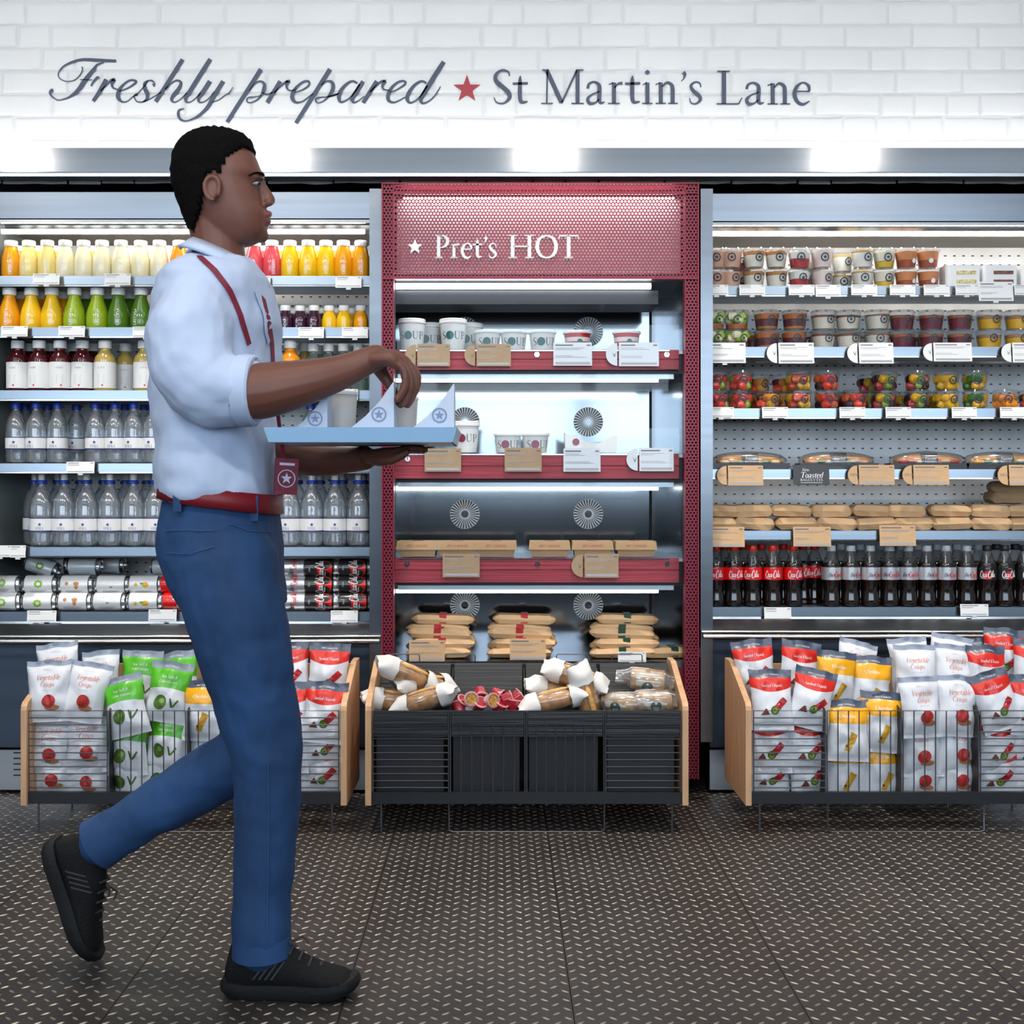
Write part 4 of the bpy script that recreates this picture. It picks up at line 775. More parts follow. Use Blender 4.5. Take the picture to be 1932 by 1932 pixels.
def baguette(seed, fills):
    t = thing('baguette_pack', 'x', 'baguette'); L = .115
    m = MB(); m.prism([(-L-.012, 0), (L+.012, 0), (L+.018, .022), (-L-.018, .022)], -.035, .035); sub('tray', m, mat('black_tray', (.03, .03, .032), .3), t, False)
    m = MB(); lump(m, 0, L*.98, .030, .022, seed, c=(0, 0, .030)); sub('bread', m, M_crust, t, True, 180)
    for k in range(7):
        m = MB(); x = -.085+k*.028; lump(m, x, .018, .010, .007, seed+k, 8, 5, c=(0, -.026, .026+.003*(k % 2))); sub('filling', m, mat('bag_fill_'+fills[k % len(fills)], fills[k % len(fills)], .5), t, True, 180)
    m = MB(); pr = [(-.0345, .018), (-.036, .035), (-.020, .056), (.02, .056)]
    m.add([(x, y, z) for x in (-.028, .028) for y, z in pr], [(i, i+1, i+5, i+4) for i in range(3)]); lb = sub('sleeve', m, mat('charcoal_sleeve', (.045, .045, .05), .5), t, True)
    m = MB(); strokes_to(m, text_strokes('Toasted', .038, .010, slant=.3, bold=1.2), lambda u, v: (u, -.0362-(.0+v*.0), .034+v) if 0 else (u, -.0366+v*.25, .033+v*.95), 0, 2); strokes_to(m, text_strokes('BAGUETTE', .036, .006), lambda u, v: (u, -.0366+v*.1, .024+v), 0, 2); sub('print', m, M_print_w, lb, False)
    m = MB(); lump(m, 0, L*1.10, .040, .036, seed+9, 16, 10, amp=.10, c=(0, 0, .026)); sub('film', m, M_film, t, True, 180)
    return t
for i, (px_, fl) in enumerate([(1412, ['E8C9A0', 'D9A860', '8A9A4A']), (1578, ['D8A890', '8AA04A', 'E8D8C0']), (1748, ['B0343A', 'D87A6A', 'E8C9A0']), (1890, ['E8A83A', '7A9A3A', 'E8E0C8'])]):
    place(baguette(i+3, fl), (X(px_, 4.25), 4.25, Z(886, YLIP)), (0, 0, 0), f'toasted baguette in dark tray, {nth(i)} from left on fourth shelf', 'toasted baguettes on the fourth right shelf')
# brown paper wraps
M_paper = mat('brown_paper', 'CDA77C', .7, vary=(9, .10), bump=(14, .5))
def wrap(seed, L=.138, wd=.085, ht=.046, crimp=True, name='paper_wrap'):
    t = thing(name, 'x', 'wrap'); m = MB(); rr = random.Random(seed); vs = []; n = 8; sec = []
    xs_ = [-.5, -.46, -.40, -.2, 0, .2, .40, .47, .5]
    sc = [(.62, .22), (.86, .55), (1, .95), (1, 1), (1, 1), (1, 1), (1, .95), (.9, .6), (.8, .25)] if crimp else [(.9, .55), (.97, .85), (1, 1), (1, 1), (1, 1), (1, 1), (1, 1), (.97, .85), (.9, .55)]
    for xx, (sw, sh) in zip(xs_, sc):
        for j in range(n):
            a = 2*math.pi*j/n; cy, czz = math.cos(a), math.sin(a); cy = math.copysign(abs(cy)**.40, cy); czz = math.copysign(abs(czz)**.48, czz)
            k = 1+.16*noise.noise(Vector((xx*9+seed*3.3, cy*1.9, czz*1.9))); vs.append((xx*L+.004*noise.noise(Vector((seed, j, xx*9))), cy*wd/2*sw*k, ht/2+czz*ht/2*sh*k))
    m.add(vs, [(i*n+j, i*n+(j+1) % n, (i+1)*n+(j+1) % n, (i+1)*n+j) for i in range(len(xs_)-1) for j in range(n)]+[tuple(range(n-1, -1, -1)), tuple(range(len(vs)-n, len(vs)))])
    sub('paper', m, M_paper, t, False)
    m = MB(); m.box(-.02, .03, -wd*.2, -wd*.2+.004, ht*1.0, ht*1.0+.0006); sub('print', m, mat('brown_print', '9A7048', .7), t, False)
    return t
WR = lambda k: get('wrap%d' % k, lambda: wrap(k+1))
zw = Z(1002, YLIP)
for L, xs_ in ((0, [1350, 1420, 1500, 1575, 1648, 1718, 1790, 1866, 1935]), (1, [1356, 1416, 1491, 1566, 1642, 1704, 1790, 1864, 1935])):
    for i, px_ in enumerate(xs_):
        rr = random.Random(px_+L); place(WR((i*2+L) % 4), (X(px_, 4.262), 4.262+.012*L, zw+L*.043), (0, rr.uniform(-.05, .05), rr.uniform(-.16, .05)), f'brown paper wrap, {nth(i)} from left in {"upper" if L else "lower"} layer on fifth shelf', 'brown paper wraps on the fifth right shelf')
for i in range(2): place(WR(i), (X(1897+i*6, 4.38), 4.38, zw+.087+i*.036), (0, 0, .1-.2*i), f'brown paper wrap at the back, {("second from top", "topmost")[i]} of the shaded pile', 'shaded paper wraps at the back')
# ------------------------------------------------------------------ hot cabinet food
SP = lambda k: get('soup'+k, lambda: soup(k))
spn = {'white tall': 'tall white soup cup with teal dot', 'white': 'short white soup cup with teal dot', 'red': 'white food cup with red stripes', 'white plum tall': 'tall white soup cup with plum dot', 'white plum': 'short white soup cup with plum dot'}
def soups(items, sy, where, grp):
    for i, (px_, k, Y) in enumerate(items): place(SP(k), (X(px_, Y), Y, Z(sy, 4.115)), (0, 0, -.35 if 'red' in k else random.Random(px_).uniform(-.15, .35)), f'{spn[k]}, {nth(i)} from left {where}', grp)
soups([(777, 'white tall', 4.19), (812, 'white tall', 4.30), (855, 'white tall', 4.19), (886, 'white tall', 4.30), (920, 'white', 4.19), (969, 'white', 4.19), (1023, 'white', 4.19), (1089, 'red', 4.20), (1182, 'red', 4.20)], 657, 'on top hot shelf', 'cups on the top hot shelf')
soups([(782, 'white plum tall', 4.19), (879, 'white plum tall', 4.19), (958, 'white plum', 4.19), (1010, 'white plum', 4.19)], 853, 'on second hot shelf', 'cups on the second hot shelf')
def folded_pack():
    t = thing('folded_carton', 'white folded food carton with curved lid at right of second hot shelf', 'carton'); wd = .17; m = MB()
    out = [(-wd/2, 0), (wd/2, 0), (wd/2+.004, .056)]+[(wd/2-.012-(wd-.03)*i/8, .056-.026*math.sin(math.pi*min(1, i/7.))) for i in range(9)]+[(-wd/2-.002, .066)]
    m.prism(out, 0, .05); sub('carton', m, M_card, t, False); m = MB(); disc_to(m, .012, lambda u, v: (u-.05, -.0008, .035+v)); sub('print', m, mat('plum_print', '8E2A4A', .5), t, False); return t
place(folded_pack(), (X(1115, 4.17), 4.17, Z(853, 4.115)))
def food_box(seed):
    t = thing('food_box', 'x', 'box'); wd, dp = .138, .10; m = MB(); M_box = mat('kraft_box', 'C7A27A', .65, vary=(20, .08))
    m.add([(-.058, 0, 0), (.058, 0, 0), (.058, dp-.01, 0), (-.058, dp-.01, 0), (-.062, -.004, .026), (.062, -.004, .026), (.062, dp, .026), (-.062, dp, .026)], [(0, 3, 2, 1), (0, 1, 5, 4), (1, 2, 6, 5), (2, 3, 7, 6), (3, 0, 4, 7), (4, 5, 6, 7)]); sub('tray', m, M_box, t, False)
    m = MB(); m.add([(-.069, -.009, .022), (.069, -.009, .022), (.069, dp+.004, .022), (-.069, dp+.004, .022), (-.066, -.006, .050), (.066, -.006, .050), (.066, dp, .050), (-.066, dp, .050)], [(0, 3, 2, 1), (0, 1, 5, 4), (1, 2, 6, 5), (2, 3, 7, 6), (3, 0, 4, 7), (4, 5, 6, 7)]); ld = sub('lid', m, M_box, t, False)
    m = MB(); strokes_to(m, text_strokes('*PRET A MANGER*', .07, .008, bold=1.3), lambda u, v: (u, -.0082+(v*.1), .031+v), 0, 2); m.box(-.018, .018, .02, .06, .0502, .0506); sub('print', m, mat('box_red', 'B23A3C', .6), ld, False)
    return t
FB = get('fbox', lambda: food_box(1))
for i, px_ in enumerate([787, 863, 936, 1037, 1118, 1200]): place(FB, (X(px_, 4.15), 4.15, Z(1051, 4.115)), (0, 0, random.Random(px_).uniform(-.03, .03)), f'brown card food box with red lettering, {nth(i)} from left on third hot shelf', 'brown food boxes on the third hot shelf')
def hot_wrap(seed, tagc):
    t = wrap(seed, .215, .085, .036, True, 'hot_wrap'); m = MB(); m.box(-.012, .012, -.0405, -.036, .006, .034); m.box(-.012, .012, -.036, .03, .0345, .0375); sub('sticker', m, mat('sticker_'+tagc, tagc, .5), t, False); return t
HW = lambda k, c: get('hw%d%s' % (k, c), lambda: hot_wrap(k+11, c))
RD, GN = 'B81E2A', '17402E'
zd0 = Z(1246, 4.12)+.001
n_ = 0
for px_, c, tier in ((832, RD, 3), (985, RD, 3), (1178, GN, 3)):
    side = {832: 'left', 985: 'middle', 1178: 'right'}[px_]
    for k in range(tier): place(HW(k, c), (X(px_+(k % 2)*8-4, 4.19), 4.19+.01*k, zd0+k*.030), (0, .03*(k-1), random.Random(px_+k).uniform(-.2, .05)), f'paper hot wrap, {("lowest", "middle", "topmost")[k]} in front {side} pile on hot deck', 'hot wraps on the deck')
    for k in range(4): place(HW((k+1) % 3, c), (X(px_-6+(k % 2)*10, 4.33), 4.33, zd0+k*.032), (0, .02, random.Random(px_+k+9).uniform(-.12, .08)), f'paper hot wrap, {nth(k)} from bottom in rear {side} pile on hot deck', 'hot wraps at the back of the deck')
place(HW(1, GN), (X(1268, 4.2), 4.2, zd0), (0, 0, .1), 'paper hot wrap lying alone at the right end of the hot deck')
# ------------------------------------------------------------------ price cards
def card(x0, x1, y0, y1, Y, style, label, tilt=-.12):
    wd, ht = (x1-x0)/F_PX*Y, (y1-y0)/F_PX*Y
    name = 'notice_card' if style == 'k' else 'price_card'
    t = thing(name, label, 'price card' if style != 'k' else 'notice', P((x0+x1)/2, y1, Y), (tilt, 0, 0))
    base = {'w': M_card, 'W': M_card, 'b': M_kraft, 'B': M_kraft, 'h': M_kraft_grey, 'I': M_kraft_grey, 'g': mat('pale_blue_card', (.62, .70, .78), .45), 'G': mat('pale_blue_card', (.62, .70, .78), .45), 'k': mat('charcoal_card', (.05, .053, .06), .5)}[style]
    m = MB(); rnd = style in 'WBGI'
    if rnd:
        r = ht*.48; cxx = -wd/2+r; xs0 = cxx+r*.15
        arc = [(cxx+r*math.cos(math.radians(q)), ht/2+r*math.sin(math.radians(q))) for q in range(90, 271, 15)]
        m.prism(arc, -.0012, .0006); m.box(xs0, wd/2, -.0022, 0, 0, ht)
    else: xs0 = -wd/2; m.box(-wd/2, wd/2, -.0018, 0, 0, ht)
    o = sub('card', m, base, t, False)
    m = MB(); yy = -.0026; w2 = wd/2-xs0
    if style == 'k':
        strokes_to(m, text_strokes('New', wd*.2, ht*.16, slant=.25), lambda u, v: (u-wd*.16, yy, ht*.68+v), 0, 2); strokes_to(m, text_strokes('Toasted', wd*.62, ht*.27, slant=.25, bold=1.2), lambda u, v: (u, yy, ht*.36+v), 0, 3)
        strokes_to(m, text_strokes('BAGUETTES', wd*.62, ht*.12), lambda u, v: (u, yy, ht*.19+v), 0, 2); m.box(-wd*.3, wd*.3, yy, yy+.0005, ht*.10, ht*.12); sub('print', m, M_print_w, o, False); return t
    rr = random.Random(int(x0*3+y0)); a0 = xs0+w2*.05
    m.box(a0, a0+w2*rr.uniform(.35, .6), yy, yy+.0004, ht*.86, ht*.91); m.box(wd/2-w2*.14, wd/2-w2*.04, yy, yy+.0004, ht*.86, ht*.91)
    if ht > .05 or rnd or style in 'bgh':
        for k, f in enumerate((.76, .70, .42, .36)): m.box(a0, a0+w2*rr.uniform(.3, .85), yy, yy+.0004, ht*f, ht*(f+.018), 1)
        m.box(a0, wd/2-w2*.05, yy, yy+.0004, ht*.06, ht*.16, 1)
        if rnd:
            if style == 'B' and y0 > 870 and x0 > 1340: strokes_to(m, text_strokes('NEW', r*1.0, r*.26), lambda u, v: (cxx-r*.28+u, yy, ht*.46+v), 0, 2)
            else: m.add([(cxx-r*.45, yy, ht*.62), (cxx-r*.25, yy, ht*.46), (cxx-r*.05, yy, ht*.64), (cxx-r*.25, yy, ht*.38)], [(0, 3, 1), (1, 3, 2)], 2)
    else:
        m.box(a0, wd/2-w2*.05, yy, yy+.0004, ht*.12, ht*.18, 1); m.box(a0, a0+w2*.4, yy, yy+.0004, ht*.70, ht*.74, 1)
    sub('print', m, [mat('soft_black_print', (.16, .16, .17), .6), M_greyink, mat('leaf_green_print', '2E8A4A', .5)], o, False)
    if style == 'w': m = MB(); m.box(-.008, .008, .0, .006, -.006, .001); sub('clip', m, M_white, t, False)
    return t
YK = 4.178
for s_i, lst in enumerate([[(62, 112, 516, 537), (197, 246, 516, 538), (470, 510, 520, 541), (633, 682, 521, 543)], [(2, 52, 615, 635), (110, 160, 615, 636), (250, 299, 616, 637), (480, 526, 618, 639), (563, 611, 617, 638), (645, 694, 617, 638)], [(628, 675, 734, 755)], [(125, 178, 871, 893), (606, 655, 872, 892)], [(-20, 20, 1029, 1051), (19, 48, 1029, 1052)], [(51, 106, 1152, 1174), (280, 333, 1150, 1172), (624, 675, 1152, 1174)]]):
    for i, q in enumerate(lst): card(*q, YK, 'w', f'small white price card, {nth(i)} from left on lip of {SHN[s_i]} shelf, left fridge')
for s_i, lst in enumerate([[(1330, 1374, 537, 557, 'w'), (1395, 1444, 537, 557, 'w'), (1488, 1537, 537, 557, 'w'), (1539, 1586, 537, 560, 'w'), (1606, 1655, 537, 557, 'w'), (1679, 1727, 537, 557, 'w'), (1743, 1792, 537, 557, 'w'), (1803, 1846, 537, 557, 'w'), (1847, 1912, 531, 568, 'w'), (1914, 1962, 537, 557, 'w')],
    [(1328, 1407, 646, 685, 'w'), (1447, 1536, 646, 686, 'W'), (1599, 1686, 646, 686, 'W'), (1742, 1834, 646, 682, 'W'), (1890, 1975, 646, 684, 'W')], [(1336, 1385, 768, 788, 'w'), (1438, 1487, 768, 789, 'w'), (1584, 1633, 768, 789, 'w'), (1671, 1719, 768, 789, 'w'), (1796, 1843, 768, 789, 'w'), (1887, 1940, 768, 789, 'w')],
    [(1353, 1440, 878, 916, 'B'), (1497, 1565, 877, 915, 'k'), (1600, 1688, 877, 915, 'B'), (1703, 1791, 877, 915, 'B'), (1883, 1970, 877, 916, 'B')], [(1336, 1405, 994, 1032, 'b'), (1497, 1568, 994, 1031, 'b'), (1660, 1728, 991, 1030, 'b')], [(1442, 1493, 1146, 1171, 'w'), (1812, 1865, 1140, 1162, 'w')]]):
    for i, q in enumerate(lst):
        d = {'w': 'white price card', 'W': 'white price card with rounded end', 'b': 'brown price card', 'B': 'brown price card with rounded end', 'k': 'dark notice card with white lettering'}[q[4]]
        card(*q[:4], YK, q[4], f'{d}, {nth(i)} from left on lip of {SHN[s_i]} shelf, right fridge')
YH = YBD-.012
for nm, lst in (('first maroon board', [(764, 849, 649, 691, 'I'), (876, 964, 649, 691, 'I'), (1044, 1117, 646, 690, 'g'), (1143, 1243, 646, 691, 'G')]), ('second maroon board', [(801, 870, 846, 890, 'h'), (952, 1022, 845, 890, 'h'), (1063, 1133, 846, 890, 'g'), (1182, 1271, 845, 889, 'G')]), ('third maroon board', [(835, 905, 1045, 1089, 'h'), (1078, 1167, 1045, 1090, 'I')]), ('hot deck edge', [(772, 840, 1208, 1248, 'b'), (962, 1030, 1205, 1245, 'b'), (1166, 1219, 1230, 1249, 'w')])):
    for i, q in enumerate(lst): card(*q[:4], YH-(.01 if 'deck' in nm else 0), q[4], f'{ {"b": "brown", "B": "round ended brown", "g": "pale blue", "G": "round ended pale blue", "w": "small white", "h": "greyish brown", "I": "round ended greyish brown"}[q[4]]} price card, {nth(i)} from left on {nm}', -.05)
# ------------------------------------------------------------------ plywood crates with wire fronts
M_ply = mat('light_plywood', 'CFA47C', .5, vary=(7, .14, (6, 6, .8)), bump=(20, .15, (6, 6, .6)))
M_wire = mat('dark_wire', (.13, .135, .15), .32, .8)
M_rib = mat('ribbed_black_plastic', (.012, .0125, .014), .45, bump=(160, .6, (.02, .02, 1)))
M_board = mat('dark_board', (.014, .014, .016), .5)
YCF, YCB = 3.67, 4.01
def ropen(pts, r=.0018, n=6): 
    m = MB(); m.tube(pts, r, n); return m
def crate(xl, xr, sections, label, inserts=False, back='board'):
    """xl, xr: outer pixel x at the front; sections: [(x0, x1, 'H' or 'V')] pixel x at the front"""
    t = thing('wire_front_crate', label, 'crate'); th = .0172
    zb, zt = Z(1520, YCF), Z(1338, YCF)
    prof = [(YCF, zb), (YCB, zb), (YCB, .470), (3.93, .470), (3.922, .468), (YCF+.012, zt+.018), (YCF+.003, zt+.008), (YCF, zt-.004)]
    XA, XB = X(xl, YCF), X(xr, YCF)
    for a in (XA, XB-th):
        m = MB(); m.prism(prof, a, a+th, axis='x'); m.build('side_panel', M_ply, t)
    m = MB(); m.box(XA+th, XB-th, YCF+.012, YCF+.028, zb+.002, Z(1497, YCF)); m.build('front_rail', M_dgrey, t)
    m = MB(); m.box(XA+th, XB-th, YCB-.014, YCB, zb, .452); m.build('rear_panel', M_ply if back == 'ply' else M_board, t)
    yw = YCF+.016; zlo, zhi = Z(1496, yw), Z(1341, yw)
    for (a, b, kind) in sections:
        xa, xb = X(a, yw)+.003, X(b, yw)-.003
        loop = [(xa, yw, zlo), (xb, yw, zlo), (xb, yw, zhi), (xa, yw, zhi)]
        m = MB(); m.tube(loop+[loop[0]], .0022, 6); fr = m.build('wire_frame', M_wire, t)
        if kind == 'H':
            k = zhi-.0205*(1 if not inserts else 2)
            me = ropen([(xa, 0, 0), (xb, 0, 0)]).mesh('wire', M_wire, True)
            while k > zlo+.008: o = link('wire', me, fr); o.location = (0, yw, k); k -= .0205
        else:
            n = max(2, round((xb-xa)/.030)); top = zhi if not inserts else zhi-.03
            me = ropen([(0, 0, zlo), (0, 0, top)]).mesh('wire', M_wire, True)
            for i in range(1, n): o = link('wire', me, fr); o.location = (xa+(xb-xa)*i/n, yw-.001, 0)
        if b < xr-20:
            m = MB(); m.prism([(YCF+.022, zb+.01), (YCB-.02, zb+.01), (YCB-.02, .44), (YCF+.022, zhi-.002)], xb+.0015, xb+.0045, axis='x'); m.build('divider', M_board, t)
    me = ropen([(0, YCF+.02, 0), (0, YCB-.02, 0)], .0016, 5).mesh('floor_wire', M_wire, True); n = int((XB-XA-2*th)/.034)
    for i in range(n): o = link('floor_wire', me, t); o.location = (XA+th+.017+i*.034, 0, zb+.018)
    for x in (XA+.045, XB-.045):
        for yy in (YCF+.02, YCB-.03): m = MB(); m.tube([(x, yy, 0), (x, yy, zb+.004)], .003, 8); m.build('leg', M_wire, t, True)
    c = (XA+XB)/2; wd = (XB-XA)*.242
    for yy, o_ in ((YCF+.02, 0.), (YCB-.05, -.01)):
        pts = [(c-wd+o_, yy, zb+.004), (c-wd+o_, yy, .008), (c-wd+.012+o_, yy, .003), (c+wd-.012+o_, yy, .003), (c+wd+o_, yy, .008), (c+wd+o_, yy, zb+.004)]
        m = MB(); m.tube(pts, .0024, 6); m.build('foot_loop', M_wire, t, True)
    if inserts:
        zf = Z(1372, YCF)
        for (a, b, kind) in sections:
            xa, xb = X(a, yw)+.006, X(b, yw)-.006
            m = MB(); m.box(xa, xb, yw-.006, yw-.003, Z(1367, yw), zhi+.001); m.build('bin_front', M_rib, t)
            m = MB(); m.box(xa, xb, yw+.004, yw+.007, Z(1390, yw), zhi-.002); m.build('bin_front', M_rib, t)
            m = MB(); m.box(xa, xb, yw+.006, 3.90, zf-.004, zf); m.build('bin_floor', M_board, t)
            m = MB(); m.prism([(3.87, zf), (3.875, zf), (3.945, .462), (3.94, .462)], xa, xb, axis='x'); m.build('bin_back', M_rib, t)
            m = MB(); m.prism([(YCF+.05, zb+.03), (YCF+.055, zb+.03), (YCF+.045, zf-.01), (YCF+.04, zf-.01)], xa+.004, xb-.012, axis='x'); m.build('inner_board', mat('slate_board', (.022, .023, .027), .5), t)
    return t
crate(39, 654, [(52, 204, 'H'), (204, 352, 'V'), (352, 499, 'V'), (499, 641, 'H')], 'plywood crate of crisp bags behind the walking legs', back='ply')
crate(689, 1299, [(702, 848, 'H'), (848, 992, 'V'), (992, 1141, 'V'), (1141, 1286, 'H')], 'plywood crate with black bins of bread and dip pots below the hot cabinet', True)
crate(1407, 2020, [(1420, 1559, 'H'), (1559, 1702, 'V'), (1702, 1848, 'V'), (1848, 2007, 'H')], 'plywood crate of crisp bags below the right fridge', back='ply')
for a, b, lab in ((705, 1000, 'left'), (1000, 1292, 'right')):
    for k in range(2):
        m = MB(); xa = X(a+30+k*105+(20 if a > 900 else 0), 3.955); m.tube([(xa, 3.955, .462), (xa, 3.955, .484), (xa+.004, 3.955, .488), (xa+.09, 3.955, .488), (xa+.094, 3.955, .484), (xa+.094, 3.955, .462)], .0018, 6)
        tag(m.build('wire_handle', M_wire, bpy.data.objects['wire_front_crate.001']))
# ------------------------------------------------------------------ crisp bags
def bag_mat(nm, band, col, body, arc, v0, v1):
    m = bpy.data.materials.new('bag_'+nm); m.use_nodes = True; nt = m.node_tree; b = nt.nodes['Principled BSDF']; N = nt.nodes.new; L = nt.links.new
    b.inputs['Roughness'].default_value = .30; b.inputs['Specular IOR Level'].default_value = .6
    uv = N('ShaderNodeUVMap'); sp = N('ShaderNodeSeparateXYZ'); L(uv.outputs[0], sp.inputs[0])
    def mth(op, a_, b_):
        n = N('ShaderNodeMath'); n.operation = op
        for i, q in enumerate((a_, b_)):
            if isinstance(q, (int, float)): n.inputs[i].default_value = q
            else: L(q, n.inputs[i])
        return n.outputs[0]
    du = mth('SUBTRACT', sp.outputs[0], .5); vv = mth('ADD', sp.outputs[1], mth('MULTIPLY', mth('MULTIPLY', du, du), arc))
    def mix(f, c0, c1):
        n = N('ShaderNodeMix'); n.data_type = 'RGBA'; L(f, n.inputs[0])
        for i, q in ((6, c0), (7, c1)):
            if isinstance(q, str): n.inputs[i].default_value = hexc(q)
            else: L(q, n.inputs[i])
        return n.outputs[2]
    c1 = mix(mth('GREATER_THAN', vv, v0), body, col); c2 = mix(mth('GREATER_THAN', sp.outputs[1], v1), c1, band); L(c2, b.inputs['Base Color'])
    tc = N('ShaderNodeTexCoord'); no = N('ShaderNodeTexNoise'); no.inputs['Scale'].default_value = 34; bp = N('ShaderNodeBump'); bp.inputs['Strength'].default_value = .28; bp.inputs['Distance'].default_value = .006
    L(tc.outputs['Object'], no.inputs['Vector']); L(no.outputs['Fac'], bp.inputs['Height']); L(bp.outputs[0], b.inputs['Normal'])
    return m
BW = 'D9DCE2'
BM = {'V': bag_mat('white', '8E9AAC', BW, BW, 0, .5, .91), 'R': bag_mat('red', '4A5468', 'D8281C', BW, -.35, .62, .86), 'Y': bag_mat('yellow', '4A5468', 'E8A60E', BW, -.05, .60, .87), 'G': bag_mat('green', '8A93A2', '52B41E', BW, .2, .58, .88)}
M_pink = mat('salmon_print', 'D8785C', .5); M_beet = mat('beet_print', 'B8332E', .45, vary=(60, .2)); M_tan = mat('tan_print', 'B07A55', .5); M_chil = mat('chilli_print', 'B8202A', .4); M_oliv = mat('olive_print', '4A6A24', .45, vary=(40, .3)); M_chs = mat('cheese_print', 'C89A24', .45, vary=(40, .2)); M_brn = mat('brown_print2', '6A3A24', .5); M_lime = mat('limegreen_print', '7AA03A', .5)
def fill_to(mb, quad, fn, mi=0, n=5):
    a, b, c, d = quad; vs = []
    for j in range(n+1):
        for i in range(n+1):
            u, v = i/n, j/n; x = (a[0]*(1-u)+b[0]*u)*(1-v)+(d[0]*(1-u)+c[0]*u)*v; y = (a[1]*(1-u)+b[1]*u)*(1-v)+(d[1]*(1-u)+c[1]*u)*v; vs.append(fn(x, y))
    mb.add(vs, [(j*(n+1)+i, j*(n+1)+i+1, (j+1)*(n+1)+i+1, (j+1)*(n+1)+i) for j in range(n) for i in range(n)], mi)
def round_to(mb, r, fn, mi, c, ry=None, rings=4, n=18):
    ry = ry or r; vs = [fn(*c)]
    for k in range(1, rings+1):
        for i in range(n): t_ = 2*math.pi*i/n; vs.append(fn(c[0]+r*k/rings*math.cos(t_), c[1]+ry*k/rings*math.sin(t_)))
    mb.add(vs, [(0, 1+i, 1+(i+1) % n) for i in range(n)]+[(1+k*n+i, 1+(k+1)*n+i, 1+(k+1)*n+(i+1) % n, 1+k*n+(i+1) % n) for k in range(rings-1) for i in range(n)], mi)
